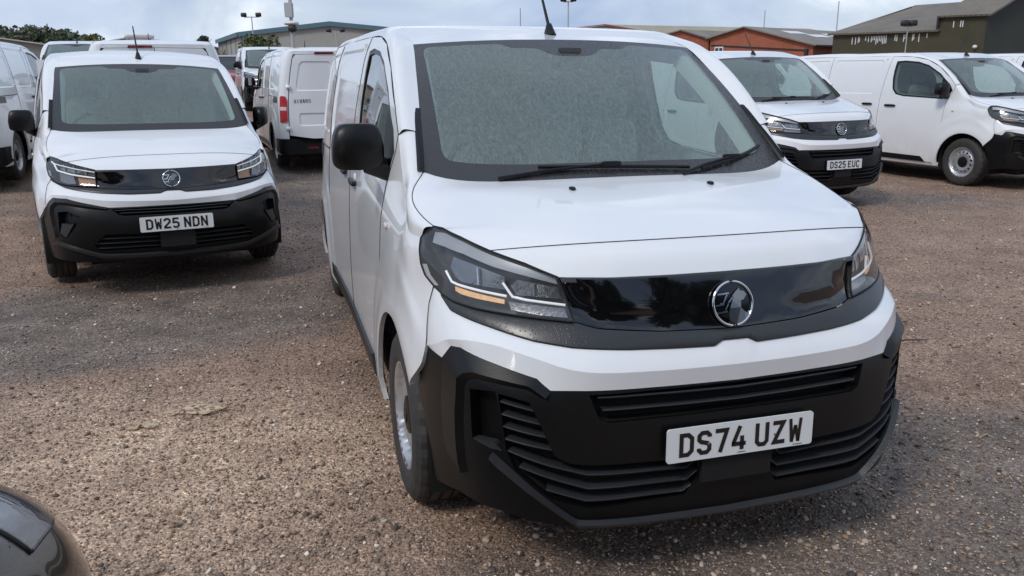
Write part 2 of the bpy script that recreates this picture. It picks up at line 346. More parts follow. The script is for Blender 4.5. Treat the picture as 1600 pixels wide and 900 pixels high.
# ------------------------------------------------------------------ lettering (stroke glyphs on a 50 x 79 grid)
GL = {'D': [[(7, 7), (7, 72), (30, 72), (43, 60), (43, 19), (30, 7), (7, 7)]], 'S': [[(43, 57), (43, 63), (34, 72), (16, 72), (7, 63), (7, 50), (14, 43), (36, 37), (43, 30), (43, 16), (34, 7), (16, 7), (7, 16), (7, 22)]],
      '7': [[(2, 72), (42, 72), (20, 0)]], '4': [[(28, 79), (7, 26), (7, 20), (50, 20)], [(36, 46), (36, 0)]], 'U': [[(7, 79), (7, 17), (16, 7), (34, 7), (43, 17), (43, 79)]],
      'Z': [[(3, 72), (41, 72), (9, 7), (48, 7)]], 'W': [[(6, 79), (13, 0)], [(13, 0), (25, 56)], [(25, 56), (37, 0)], [(37, 0), (44, 79)]], '2': [[(7, 57), (7, 63), (16, 72), (34, 72), (43, 63), (43, 48), (8, 14), (8, 7), (50, 7)]],
      '5': [[(46, 72), (10, 72), (8, 43), (32, 45), (43, 36), (43, 16), (34, 7), (16, 7), (6, 16)]], 'N': [[(7, 0), (7, 79)], [(43, 0), (43, 79)], [(7, 74), (43, 5)]],
      'E': [[(46, 72), (7, 72), (7, 7), (46, 7)], [(7, 41), (40, 41)]], 'C': [[(43, 56), (43, 63), (34, 72), (16, 72), (7, 63), (7, 16), (16, 7), (34, 7), (43, 16), (43, 23)]],
      'V': [[(5, 79), (20, 6), (30, 6), (45, 79)]], 'I': [[(25, 0), (25, 79)]], 'A': [[(5, 0), (20, 73), (30, 73), (45, 0)], [(12, 24), (38, 24)]], 'R': [[(7, 0), (7, 72), (34, 72), (43, 63), (43, 50), (34, 40), (7, 40)], [(24, 40), (44, 0)]],
      'O': [[(16, 7), (34, 7), (43, 17), (43, 62), (34, 72), (16, 72), (7, 62), (7, 17), (16, 7)]]}
def thick_line(p, wd):
    p = np.array(p, float); closed = np.allclose(p[0], p[-1]) and len(p) > 3; n = len(p)-1 if closed else len(p); L = []; Rr = []
    for i in range(n):
        a = p[i-1] if (i or closed) else None
        if closed and i == 0: a = p[n-1]
        b = p[(i+1) % n] if closed else (p[i+1] if i+1 < n else None)
        d1 = (p[i]-a)/np.linalg.norm(p[i]-a) if a is not None else None; d2 = (b-p[i])/np.linalg.norm(b-p[i]) if b is not None else None
        if d1 is None: d1 = d2
        if d2 is None: d2 = d1
        t = d1+d2; t /= max(np.linalg.norm(t), 1e-6); nn = np.array([-t[1], t[0]]); k = wd/2/max(.5, abs(nn@np.array([-d1[1], d1[0]])))
        L.append(p[i]+nn*k); Rr.append(p[i]-nn*k)
    F = [(i, (i+1) % n, n+(i+1) % n, n+i) for i in range(n if closed else n-1)]
    return np.array(L+Rr), F
def text_mesh(g, txt, cw, frame, stroke=14., gap=11., space=33.):
    """glyph strokes laid out centred on frame = (origin, right, up, normal); cw = character width in metres"""
    k = cw/50.; tot = sum(space-gap if c == ' ' else 50+gap for c in txt)-gap; x = -tot/2; o, r, u, nn = [np.array(f, float) for f in frame]
    for c in txt:
        if c == ' ': x += space-gap; continue
        for st in GL[c]:
            P, F = thick_line(st, stroke if c != 'W' else stroke*.82); W = [o+r*(x+a)*k+u*(b-39.5)*k+nn*.0008 for a, b in P]; g.add(W, F, [nn]*len(W))
        x += 50+gap
    return g
def plate(parent, txt, y, z, tilt=0.):
    """white front number plate with rounded corners and two screws"""
    g = Geo(); nrm = np.array([0, -math.cos(tilt), math.sin(tilt)]); up = np.array([0, math.sin(tilt), math.cos(tilt)]); c = np.array([0, y, z]); W, H, r = .26, .0555, .010
    ol = []
    for cxx, czz, a0 in ((W-r, H-r, 0), (-W+r, H-r, 90), (-W+r, -H+r, 180), (W-r, -H+r, 270)):
        for k in range(5): a = R(a0+22.5*k); ol.append((cxx+r*math.cos(a), czz+r*math.sin(a)))
    A = [c+np.array([1, 0, 0])*a+up*b for a, b in ol]; n = len(A); B = [p-nrm*.006 for p in A]
    g.add(A, [tuple(range(n))]); g.add(A+B, [(i, (i+1) % n, n+(i+1) % n, n+i) for i in range(n)])
    p = g.build('number_plate', plate_w, parent)
    text_mesh(Geo(), txt, .050, (c+nrm*.0006, (1, 0, 0), up, nrm)).build('plate_lettering', plate_k, p)
    for a, b_, l_ in ((.0, -.048, .030), (.205, -.049, .034)):
        g = Geo(); o_ = c+np.array([a, 0, 0])+up*b_+nrm*.0012; g.add([o_+np.array([-l_/2, 0, 0])-up*.0011, o_+np.array([l_/2, 0, 0])-up*.0011, o_+np.array([l_/2, 0, 0])+up*.0011, o_+np.array([-l_/2, 0, 0])+up*.0011], [(0, 1, 2, 3)]); g.build('plate_print', seam, p)
    for sx_ in (-1, 1):
        s = Geo(); q = c+np.array([sx_*.118, 0, 0])+up*(-.004); s.lathe([(.0045, 0), (.004, -.002), (.0, -.003)], q+nrm*.001, 10, axis=1); s.build('plate_screw', chrome, p)
    return p
# ------------------------------------------------------------------ van specifications
def vside(a, b, c, d): return [(a, .89), (b, 1.4), (c, 2.5), (d, 4.75), (d-.012, 4.88), (d-.06, 4.955), (d-.20, 4.985), (0, 5.0)]
def cside(a, b, c, d): return [(a, .90), (b, 1.4), (c, 2.4), (d, 4.15), (d-.012, 4.28), (d-.06, 4.355), (d-.20, 4.385), (0, 4.4)]
VSK = Skin([0, .26, .53, .72, .86, .99, 1.12, 1.55, 2.06, 3.16, 5.41, 5.55, 5.66, 5.82, 6.47], [
 (.15, [(0, .05), (.26, .055), (.51, .075), (.67, .13), (.78, .24), (.84, .36), (.87, .48)]+vside(.90, .915, .92, .91)),
 (.28, [(0, .0), (.26, .003), (.515, .02), (.685, .09), (.795, .21), (.852, .34), (.886, .455)]+vside(.915, .93, .93, .92)),
 (.53, [(0, -.035), (.26, -.03), (.52, .0), (.695, .08), (.812, .205), (.868, .34), (.902, .455)]+vside(.925, .937, .937, .925)),
 (.76, [(0, .0), (.26, .008), (.525, .04), (.702, .119), (.816, .225), (.873, .35), (.906, .46)]+vside(.928, .935, .935, .92)),
 (.93, [(0, .06), (.26, .075), (.515, .14), (.70, .25), (.81, .36), (.868, .47), (.902, .58)]+vside(.924, .93, .93, .915)),
 (1.06, [(0, .135), (.26, .145), (.54, .195), (.705, .31), (.815, .43), (.875, .55), (.90, .66)]+vside(.913, .922, .922, .907)),
 (1.20, [(0, .25), (.26, .26), (.54, .31), (.70, .42), (.79, .55), (.835, .66), (.855, .75)]+vside(.866, .900, .906, .893)),
 (1.38, [(0, .4), (.26, .41), (.54, .46), (.69, .56), (.77, .67), (.80, .77), (.81, .85)]+vside(.82, .872, .884, .872)),
 (1.60, [(0, .5), (.26, .51), (.54, .56), (.68, .66), (.75, .77), (.77, .87), (.78, .88)]+vside(.79, .83, .843, .832)),
 (1.77, [(0, .6), (.26, .61), (.54, .66), (.67, .76), (.72, .82), (.74, .86), (.75, .88)]+vside(.75, .785, .80, .79)),
 (1.86, [(0, .7), (.26, .71), (.54, .76), (.65, .80), (.69, .84), (.70, .87), (.71, .88)]+vside(.71, .745, .76, .75))])
CSK = Skin([0, .26, .52, .70, .83, .95, 1.08, 1.50, 2.0, 3.0, 4.75, 4.89, 5.0, 5.16, 5.80], [
 (.15, [(0, .06), (.26, .065), (.50, .09), (.65, .15), (.75, .25), (.81, .36), (.84, .48)]+cside(.88, .90, .90, .89)),
 (.30, [(0, .01), (.26, .02), (.525, .045), (.68, .11), (.78, .21), (.835, .32), (.865, .44)]+cside(.905, .915, .915, .905)),
 (.52, [(0, -.045), (.26, -.04), (.51, -.01), (.68, .07), (.785, .18), (.84, .30), (.872, .43)]+cside(.912, .922, .922, .91)),
 (.70, [(0, 0), (.26, .01), (.51, .05), (.68, .13), (.785, .235), (.84, .34), (.87, .46)]+cside(.912, .922, .922, .91)),
 (.82, [(0, .05), (.26, .07), (.51, .15), (.67, .25), (.76, .35), (.82, .45), (.855, .56)]+cside(.908, .92, .92, .908)),
 (.95, [(0, .11), (.26, .13), (.50, .17), (.66, .29), (.745, .40), (.80, .51), (.835, .62)]+cside(.895, .915, .915, .903)),
 (1.05, [(0, .2), (.26, .21), (.48, .26), (.64, .38), (.72, .5), (.765, .6), (.79, .7)]+cside(.86, .90, .903, .89)),
 (1.20, [(0, .3), (.26, .31), (.48, .36), (.63, .48), (.70, .6), (.735, .7), (.755, .8)]+cside(.80, .865, .88, .87)),
 (1.45, [(0, .5), (.26, .51), (.48, .56), (.61, .66), (.67, .75), (.70, .83), (.715, .87)]+cside(.72, .80, .83, .82)),
 (1.68, [(0, .5), (.26, .51), (.48, .56), (.60, .66), (.65, .75), (.68, .83), (.69, .87)]+cside(.69, .735, .765, .755)),
 (1.80, [(0, .5), (.26, .51), (.48, .56), (.58, .66), (.62, .75), (.64, .83), (.65, .87)]+cside(.65, .69, .70, .69))])
def arc(c, r, a0, a1, n): return [(c[0]+r*math.cos(R(a0+(a1-a0)*i/n)), c[1]+r*math.sin(R(a0+(a1-a0)*i/n))) for i in range(n+1)]
V = dict(skin=VSK, dy=.66, send=6.47, wheel_y=.89, rear_y=4.177, tr=.343, wx=.925, arch_r=.412, hubz=.335,
 hl=[(.945, 1.14), (1.003, 1.116), (1.03, 1.096), (1.037, 1.06), (1.037, 1.016), (1.021, .984), (.976, .96), (.93, .941), (.882, .93), (.797, .92), (.689, .914), (.619, .910), (.521, .904), (.526, .949), (.528, .994), (.532, 1.033), (.621, 1.067), (.728, 1.095), (.817, 1.123), (.894, 1.14)],
 hl_in=12, hl_top=15, hl_tip=0, hl_out=3,
 panTop=[(0, 1.030), (.16, 1.030), (.36, 1.030), (.532, 1.033)], panBot=[(0, .866), (.05, .866), (.25, .872), (.45, .886), (.521, .904)],
 stBot=[(0, .832), (.045, .832), (.075, .817), (.36, .825), (.536, .834), (.64, .847), (.769, .874), (.901, .899), (.936, .932)],
 stTop=[(0, .866), (.05, .866), (.25, .872), (.45, .886), (.521, .904), (.619, .910), (.689, .914), (.797, .92), (.882, .93), (.936, .9425)],
 crease=[(0, .760), (.117, .760), (.33, .762), (.53, .768), (.656, .805), (.78, .832), (.921, .822), (1.0, .79), (1.097, .766)],
 whBot=[(0, .710), (.334, .714), (.535, .718), (.612, .718), (.647, .748), (.76, .777), (.882, .805), (.93, .80), (.991, .752), (1.097, .764)],
 bandEnd=[(.976, .96), (1.03, .90), (1.07, .83), (1.097, .766)],
 fendF=[(1.097, .764), (1.135, .70), (1.235, .585)],
 bumEnd=[(1.235, .585), (1.17, .49), (1.14, .36), (1.14, .265)], bumBot=[(1.0, .285), (.944, .298), (.766, .292), (.635, .272), (.486, .240), (.37, .236), (0, .234)],
 ugr=[(.495, .704), (.47, .632), (.44, .617), (0, .617)], ugtop=.704, uslat=[[(-.468, .694), (0, .686), (.468, .694)], [(-.455, .655), (0, .649), (.455, .655)]],
 lgr=[(.771, .694), (.680, .68), (.612, .514), (.565, .489), (.496, .484), (.273, .476), (.138, .472), (.130, .40), (.165, .335), (.50, .330), (.62, .365), (.735, .455), (.757, .512)],
 lslat=[[(.768, .668), (.668, .652)], [(.766, .628), (.652, .611)], [(.764, .588), (.636, .570)], [(.762, .548), (.618, .530)], [(.754, .510), (.63, .478), (.509, .449), (.17, .438), (.137, .465)], [(.722, .464), (.60, .428), (.507, .401), (.164, .393), (.132, .42)], [(.640, .396), (.512, .357), (.171, .348), (.14, .372)]],
 flare=[[(.612, .712), (.647, .752), (.76, .781), (.882, .809), (.93, .802), (.991, .752), (1.010, .62), (1.015, .487), (1.0, .414), (.931, .380)],
        [(.628, .696), (.672, .728), (.75, .738), (.836, .747), (.872, .737), (.90, .716), (.914, .60), (.918, .487), (.916, .42), (.908, .388)],
        [(.645, .688), (.69, .703), (.76, .704), (.83, .705), (.847, .700), (.860, .688), (.866, .6), (.869, .487), (.871, .43), (.871, .40)]],
 pocket=[(.862, .690), (.778, .700), (.764, .54), (.80, .515), (.860, .520)], ledge=[(.856, .526), (.80, .510), (.768, .510), (.79, .532)],
 lip=[(.795, .497), (.785, .489), (.66, .385), (.535, .287), (.30, .268), (0, .260)], lip2=[(.800, .478), (.785, .462), (.65, .362), (.53, .268), (.30, .252), (0, .246)],
 plate_y=-.052, plate_z=.532, emb=(0, .938, .069),
 seamC=[(0, .21, 1.126), (.25, .225, 1.125), (.5, .262, 1.119)],
 bon_edge=[(.728, 1.095), (.86, 1.134), (.945, 1.14)], bon_edge3=[(.869, .75, 1.178), (.855, .88, 1.222), (.79, 1.0, 1.277)], bon_c=[(.21, 1.126), (.33, 1.155), (.44, 1.18), (.58, 1.205), (.72, 1.228), (.85, 1.25)],
 wsB=(.79, .85, .15, 1.25, -.02, .047), wsT=(.69, 1.61, .09, 1.80, -.025), wedge=.247,
 ftop=[(1.03, 1.096), (1.2, 1.10), (1.4, 1.125), (1.55, 1.16), (1.7, 1.23), (1.8, 1.31), (1.88, 1.405)],
 rail=[(1.882, 1.408), (1.977, 1.516), (2.192, 1.675), (2.443, 1.777), (2.753, 1.826), (3.128, 1.842), (4.0, 1.85), (5.41, 1.845), (5.56, 1.84)],
 roof_e=[(.672, 2.0, 1.862), (.668, 2.5, 1.885), (.665, 3.4, 1.893), (.66, 4.75, 1.885), (.655, 4.90, 1.872)], roof_c=[1.875, 1.90, 1.908, 1.90, 1.885], roof_a=(1.8, 1.81, 1.835),
 door_f=[(2.035, .288), (2.007, .506), (1.965, .784), (1.955, 1.19), (1.885, 1.34)], door_r=[(3.13, 1.842), (3.161, 1.556), (3.199, 1.199), (3.20, .932), (3.195, .6), (3.17, .288)],
 win=[(3.025, 1.765), (3.03, 1.62), (3.019, 1.49), (2.98, 1.34), (2.90, 1.265), (2.745, 1.238), (2.026, 1.212), (1.955, 1.238), (1.905, 1.335), (1.96, 1.425), (2.15, 1.577), (2.395, 1.700), (2.60, 1.752), (2.861, 1.774)], sailx=2.09,
 han=[(2.84, 3.08, 1.093), (3.32, 3.55, 1.105)], lampS=(1.815, 1.052), zb=.245, mirror=(1.005, 1.27, 1.358), mscale=1.0,
 press=[(4.32, 1.80), (3.27, 1.79), (3.30, 1.56), (3.35, 1.26), (4.33, 1.26)], press2=[(5.42, 1.785), (4.44, 1.80), (4.45, 1.26), (5.44, 1.26)],
 sillstrip=[(2.164, .285), (2.264, .36), (4.40, .375), (4.40, .29)], length=5.0, roofz=1.9, ant_y=1.8, bulk=2.55, tl=(5.60, 5.745, .76, 1.17), rdoor=(5.765, .50, 1.80))
C = dict(V, skin=CSK, dy=.60, send=5.80, wheel_y=.90, rear_y=3.70, tr=.328, wx=.905, arch_r=.395, hubz=.32,
 hl=[(.985, .990), (.985, .95), (.974, .925), (.934, .868), (.843, .825), (.727, .809), (.62, .805), (.518, .804), (.519, .86), (.521, .922), (.62, .945), (.739, .972), (.84, .992), (.915, 1.0), (.96, 1.0)],
 hl_in=7, hl_top=9, hl_tip=14, hl_out=1,
 panTop=[(0, .916), (.26, .918), (.521, .922)], panBot=[(0, .771), (.03, .771), (.29, .777), (.518, .795)],
 stBot=[(0, .757), (.05, .757), (.09, .741), (.30, .742), (.50, .756), (.62, .770), (.744, .789), (.879, .826), (.91, .838)],
 stTop=[(0, .771), (.03, .771), (.29, .777), (.518, .797), (.62, .801), (.727, .805), (.80, .812), (.843, .821), (.91, .845)],
 crease=[(0, .684), (.045, .684), (.457, .697), (.60, .717), (.744, .738), (.877, .738), (.95, .71), (1.0, .66)],
 whBot=[(0, .655), (.25, .656), (.455, .659), (.60, .689), (.744, .722), (.869, .723), (.935, .692), (.997, .651)],
 bandEnd=[(.91, .838), (.96, .80), (.985, .73), (1.0, .66)],
 fendF=[(.997, .651), (1.06, .62), (1.16, .545)], bumEnd=[(1.16, .545), (1.12, .46), (1.10, .36), (1.11, .25)], bumBot=[(.93, .255), (.72, .25), (.517, .245), (0, .225)],
 ugr=[(.445, .648), (.395, .605), (.36, .596), (0, .592)], ugtop=.648, uslat=[[(-.42, .638), (0, .632), (.42, .638)], [(-.39, .616), (0, .611), (.39, .616)]],
 lgr=[(.50, .462), (.575, .386), (.54, .338), (.11, .328), (.10, .448)], lslat=[[(.53, .428), (.10, .416)], [(.565, .390), (.10, .380)], [(.55, .352), (.10, .345)]],
 flare=[[(.455, .657), (.60, .692), (.744, .725), (.869, .726), (.935, .694), (.97, .63), (.965, .52), (.93, .42)], [(.48, .648), (.60, .668), (.74, .692), (.83, .692), (.88, .665), (.905, .61), (.90, .52), (.875, .44)], [(.52, .640), (.61, .640), (.74, .655), (.80, .655), (.835, .635), (.85, .60), (.85, .52), (.845, .455)]],
 pocket=[(.827, .624), (.752, .635), (.66, .602), (.70, .53), (.784, .43), (.846, .465)], ledge=[(.80, .545), (.74, .54), (.71, .55), (.78, .44), (.83, .47)],
 lip=[(.93, .385), (.864, .412), (.69, .365), (.519, .312), (.30, .298), (0, .294)], lip2=[(.93, .365), (.86, .388), (.685, .338), (.517, .285), (.30, .272), (0, .268)],
 plate_y=-.058, plate_z=.522, emb=(0, .842, .060),
 bon_edge=[(.739, .972), (.84, .992), (.96, 1.0)], bon_edge3=[(.80, .66, 1.06), (.79, .78, 1.115), (.752, .887, 1.185)], bon_c=[(.257, 1.010), (.35, 1.045), (.44, 1.075), (.56, 1.11), (.68, 1.14), (.80, 1.168)],
 wsB=(.752, .80, .087, 1.168, -.01, .027), wsT=(.662, 1.44, .085, 1.705, -.033), wedge=.25,
 ftop=[(.985, .95), (1.15, .99), (1.35, 1.02), (1.5, 1.06), (1.6, 1.12), (1.68, 1.2), (1.75, 1.30)],
 rail=[(1.75, 1.305), (1.87, 1.43), (2.05, 1.56), (2.30, 1.68), (2.6, 1.74), (2.95, 1.765), (3.6, 1.77), (4.75, 1.765), (4.9, 1.76)],
 roof_e=[(.615, 1.80, 1.785), (.605, 2.2, 1.805), (.60, 3.0, 1.81), (.60, 4.15, 1.80), (.59, 4.30, 1.785)], roof_c=[1.815, 1.838, 1.845, 1.83, 1.815], roof_a=(1.56, 1.722, 1.752),
 door_f=[(1.98, .30), (1.96, .5), (1.93, .75), (1.90, 1.05), (1.77, 1.27)], door_r=[(2.95, 1.765), (2.98, 1.5), (3.0, 1.1), (3.0, .8), (2.99, .5), (2.97, .30)],
 win=[(2.86, 1.70), (2.87, 1.4), (2.83, 1.22), (2.7, 1.17), (1.93, 1.14), (1.84, 1.17), (1.80, 1.26), (1.92, 1.40), (2.10, 1.53), (2.33, 1.64), (2.6, 1.70)], sailx=1.98,
 han=[(2.65, 2.88, 1.03), (3.1, 3.3, 1.03)], lampS=(1.72, .98), zb=.25, mirror=(.955, 1.17, 1.250), mscale=.90,
 press=[(3.85, 1.68), (3.08, 1.69), (3.10, 1.22), (3.85, 1.22)], press2=[(4.70, 1.68), (3.95, 1.68), (3.95, 1.22), (4.70, 1.22)],
 sillstrip=[(2.1, .29), (2.2, .36), (3.85, .37), (3.85, .295)], length=4.4, roofz=1.84, ant_y=1.58, bulk=2.35, tl=(4.93, 5.06, .8, 1.2), rdoor=(5.08, .45, 1.73))
def ws_map(sp):
    xb, yb, dyb, zb, za, zk = sp['wsB']; xt, yt, dyt, zt, dzt = sp['wsT']
    def M(u, v):
        a = np.minimum(np.abs(u), 1.05); B = np.stack([xb*u, yb+dyb*a**3, zb+za*a**2+zk*a**8], 1); T = np.stack([xt*u, yt+dyt*a**2.2, zt+dzt*a**2.2], 1)
        v = v[:, None]; return B*(1-v)+T*v+np.array([0, -.6, .8])*.028*4*v*(1-v)
    return M
def bonnet_map(sp):
    sk = sp['skin']; e = [*sk.line(sp['bon_edge']), *np.array(sp['bon_edge3'])]; c = sp['bon_c']; xb, yb, dyb, zb, za, zk = sp['wsB']
    def M(u, v):
        a = np.abs(u); rows = []
        for i, (E, (yc, zc)) in enumerate(zip(e, c)):
            if i == 5: rows.append(np.stack([xb*u, yb+dyb*a**3, zb+za*a**2+zk*a**8], 1)); continue
            p = 2.6; rows.append(np.stack([E[0]*u, yc+(E[1]-yc)*a**p, zc+(E[2]-zc)*a**3.2], 1))
        A = np.stack(rows); k = np.clip((v*5).astype(int), 0, 4); t = (v*5-k)[:, None]; i = np.arange(len(u)); m = np.gradient(A, axis=0)
        return (2*t**3-3*t**2+1)*A[k, i]+(t**3-2*t**2+t)*m[k, i]+(-2*t**3+3*t**2)*A[k+1, i]+(t**3-t**2)*m[k+1, i]
    return M
# ------------------------------------------------------------------ wheel
def wheel(parent, x, y, z, sg, tr):
    """steel wheel: tyre with grooves and shoulder lugs, silver rim with a ring of holes, dark hub cap"""
    root = bpy.data.objects.new('wheel', None); link(root, parent); root.location = (sg*x, y, z)
    wd = .205; g = Geo(); seg = 72; pr = [(.205, -.01), (.235, .002), (.285, .006), (tr-.035, 0), (tr-.010, -.016), (tr-.002, -.034), (tr-.001, -.052), (tr-.010, -.054), (tr-.010, -.062), (tr, -.064), (tr, -.094), (tr-.010, -.096), (tr-.010, -.106), (tr, -.108), (tr, -.138), (tr-.010, -.140), (tr-.010, -.148), (tr-.001, -.150), (tr-.002, -.171), (tr-.012, -.19), (tr-.04, -.205), (.205, -.20)]
    VV = []; n = len(pr)
    for j in range(seg):
        t = 2*math.pi*j/seg
        for i, (r, a) in enumerate(pr):
            if j % 3 == 0 and (i in (4, 5, 6) or i in (17, 18, 19)): r -= .006
            VV.append((sg*a, r*math.cos(t), r*math.sin(t)))
    g.add(VV, [(j*n+i, j*n+i+1, ((j+1) % seg)*n+i+1, ((j+1) % seg)*n+i) for j in range(seg) for i in range(n-1)]); g.build('tyre', rubber, root)
    g = Geo()
    def dish(u, v):
        r = np.hypot(u, v); a = np.interp(r, [0, .075, .085, .115, .15, .170, .185, .192, .205, .214], [-.035, -.035, -.030, -.024, -.030, -.045, -.040, -.018, -.004, -.006]); return np.stack([sg*a, u, v], 1)
    g.normals = lambda M, uv: (M(uv[:, 0], uv[:, 1]), dish_n(M, uv, sg))
    ring = [(.214*math.cos(2*math.pi*k/48), .214*math.sin(2*math.pi*k/48)) for k in range(48)]
    holes = [[(.143*math.cos(t)+.0165*math.cos(q), .143*math.sin(t)+.0165*math.sin(q)) for q in [2*math.pi*i/9 for i in range(9)]] for t in [2*math.pi*(k+.5)/14 for k in range(14)]]
    g.patch(dish, ring, holes, res=.016, thick=.02); g.build('rim', steel, root)
    g = Geo(); g.lathe([(0, -.012), (.03, -.012), (.033, -.016), (.06, -.018), (.074, -.022), (.078, -.04)], (0, 0, 0), 32) if sg > 0 else g.lathe([(0, .012), (.03, .012), (.033, .016), (.06, .018), (.074, .022), (.078, .04)], (0, 0, 0), 32); g.build('hub_cap', plastic, root)
    g = Geo(); g.lathe([(0, -.075*sg), (.20, -.075*sg)], (0, 0, 0), 32); g.build('brake_disc', under, root)
    return root
def dish_n(M, uv, sg):
    e = 2e-3; u, v = uv[:, 0], uv[:, 1]; n = np.cross(M(u+e, v)-M(u-e, v), M(u, v+e)-M(u, v-e)); n /= np.maximum(np.linalg.norm(n, axis=1), 1e-9)[:, None]
    n[n[:, 0]*sg < 0] *= -1; return n
# ------------------------------------------------------------------ the van
def build_van(sp, name, plate_txt=None, is_combo=False):
    sk = sp['skin']; root = empty(name); SG = (1, -1); dy = sp['dy']
    ac = (sp['wheel_y']+dy, sp['hubz']); rc = (sp['rear_y']+dy, sp['hubz']); ar = sp['arch_r']
    gap = lambda pts3, parent, r=.0028: Geo().tube(pts3, r*.72, 5).build('shut_line', seam, parent)
    # ---- nose: bonnet, nose strip, gloss panel, trim, bumper band
    BM = bonnet_map(sp); us = np.linspace(-1, 1, 41); vs_ = np.linspace(0, 1, 31); UU, VV = np.meshgrid(us, vs_)
    bon = Geo().grid(BM(UU.ravel(), VV.ravel()).reshape(31, 41, 3)).build('bonnet', paint, root)
    seamrow = BM(us, np.zeros(41)); top = sk.line(both([(a, b) for a, b in sp['panTop']][::-1])[::-1] if False else [(-a, b) for a, b in sp['panTop'][::-1]][:-1]+sp['panTop'], 0.)
    he = sk.line(sp['hl'][sp['hl_top']:sp['hl_top']+3]) if not is_combo else sk.line(sp['hl'][9:12])
    lo = np.concatenate([mx3(he[::-1], -1), top[1:-1], he]); g = Geo(); a = resamp(lo, 61); b = resamp(seamrow, 61)
    # the strip's lower edge follows the panel and then the lamp; match by x so the strip does not shear
    def by_x(P, xs): o = np.argsort(P[:, 0]); return np.stack([xs, np.interp(xs, P[o, 0], P[o, 1]), np.interp(xs, P[o, 0], P[o, 2])], 1)
    X = b[:, 0]; a = by_x(lo, X*abs(lo[-1, 0])/abs(X[-1])); mid = (a+b)/2+np.array([0, -.010, .008])*(1-np.abs(np.linspace(-1, 1, 61))**3)[:, None]; A = herm([0, .5, 1], np.stack([a, mid, b]).reshape(3, -1), np.linspace(0, 1, 7)).reshape(7, 61, 3); g.grid(A); nose = g.build('nose_panel', paint, root)
    gap(seamrow+np.array([0, -.001, .0005]), bon, .0024)
    for sg in SG: gap(mx3(BM(np.ones(18), np.linspace(.06, 1, 18)), sg), bon, .0026)
    pan = both([*sp['panTop'], *sp['panBot'][::-1]]); pz = sp['panBot'][0][1]; pt_ = sp['panTop'][0][1]
    def steep(S, Z):
        P = sk(S, Z); zb_ = np.interp(np.abs(S), [q[0] for q in sp['panBot']], [q[1] for q in sp['panBot']]); Q = sk(S, zb_); t_ = np.clip((Z-zb_)/(pt_-pz), 0, 1.1)*np.clip((sp['panBot'][-1][0]-np.abs(S))/.12, 0, 1)
        P[:, 1] += .010-.034*t_*t_*0-(P[:, 1]-Q[:, 1]-.022*t_)*.62*np.minimum(t_*3, 1); return P
    gp = Geo().patch(steep, pan, res=.04, off=0.).build('gloss_panel', gloss, root)
    Geo().loft([sk.line([(-a, b+.001) for a, b in sp['panTop'][::-1]][:-1]+[(a, b+.001) for a, b in sp['panTop']], -.001, n=.03), sk.line([(-a*.985, b-.004) for a, b in sp['panTop'][::-1]][:-1]+[(a*.985, b-.004) for a, b in sp['panTop']], .012, n=.03), sk.line([(-a*.985, b-.016) for a, b in sp['panTop'][::-1]][:-1]+[(a*.985, b-.014) for a, b in sp['panTop']], .010, n=.03)], 50).build('panel_lip', satin, gp)
    full = lambda pl: [(-a, b) for a, b in pl[::-1]][:-1]+list(pl)
    st0 = sk.line(full(sp['stTop']), .0, n=.02); st1 = sk.line(full([(a, .5*(b+np.interp(a, [q[0] for q in sp['stTop']], [q[1] for q in sp['stTop']]))) for a, b in sp['stBot']]), .014, n=.02); st2 = sk.line(full(sp['stBot']), .010, n=.02)
    def match(rows, n):
        o = []
        for r in rows:
            d = np.concatenate([[0], np.cumsum(np.linalg.norm(np.diff(r, axis=0), axis=1))]); o.append(r)
        return o
    sB = np.array(full(sp['stBot'])); sT = np.array(full(sp['stTop'])); ss = np.unique(np.concatenate([np.linspace(-sp['stBot'][-1][0], sp['stBot'][-1][0], 91), sB[:, 0]]))
    zB = np.interp(ss, sB[:, 0], sB[:, 1]); zT = np.interp(ss, sT[:, 0], sT[:, 1])
    tr_ = Geo().grid(np.stack([sk.line(np.stack([ss, zT], 1), -.006), sk.line(np.stack([ss, zT*.7+zB*.3], 1), .004), sk.line(np.stack([ss, zB+.004], 1), .006), sk.line(np.stack([ss, zB], 1), .000)])).build('grille_trim', satin, root)
    # painted band in two facets: upper to the crease, lower tucked under
    g = Geo(); cr = np.array(full(smooth_poly(sp['crease'], 2, False))); wb = np.array(full(sp['whBot'])); tb = np.array(full(sp['stBot']+sp['bandEnd'][:1])); smax = sp['crease'][-1][0]
    ss = np.unique(np.concatenate([np.linspace(-smax, smax, 101), cr[:, 0], wb[:, 0]])); fa = np.abs(ss)/smax
    zc = np.interp(ss, cr[:, 0], cr[:, 1]); be = np.array(sp['bandEnd']); upx = np.concatenate([tb[:, 0], be[1:, 0]]); upx_z = np.concatenate([tb[:, 1], be[1:, 1]]); h = np.array([q for q in sorted(zip(np.abs(upx), upx_z)) if True]); hx = np.array([q[0] for q in h]); hz = np.array([q[1] for q in h])
    zt = np.interp(np.abs(ss), hx, hz); zw = np.interp(np.abs(ss), [q[0] for q in sp['whBot']], [q[1] for q in sp['whBot']]); zc = np.clip(zc, zw, zt)
    co = .016*np.clip((1-fa)*3, 0, 1)
    top_ = sk.line(np.stack([ss, zt], 1), -.002); crs = sk.line(np.stack([ss, zc], 1), co); mid = sk.line(np.stack([ss, .45*zt+.55*zc], 1), co*.72)
    g.grid(np.stack([top_, mid, crs])); g.grid(np.stack([crs, sk.line(np.stack([ss, zw], 1), -.004)])); band = g.build('bumper_band', paint, root)
    # ---- black bumper with its openings
    ol = both([*sp['whBot'], *sp['fendF'][1:], *sp['bumEnd'][1:], *sp['bumBot']]); ug = both([(0, sp['ugtop']), *sp['ugr']]); ho = [ug]
    for sg in SG: ho += [mir(sp['lgr'], sg), mir(sp['pocket'], sg)]
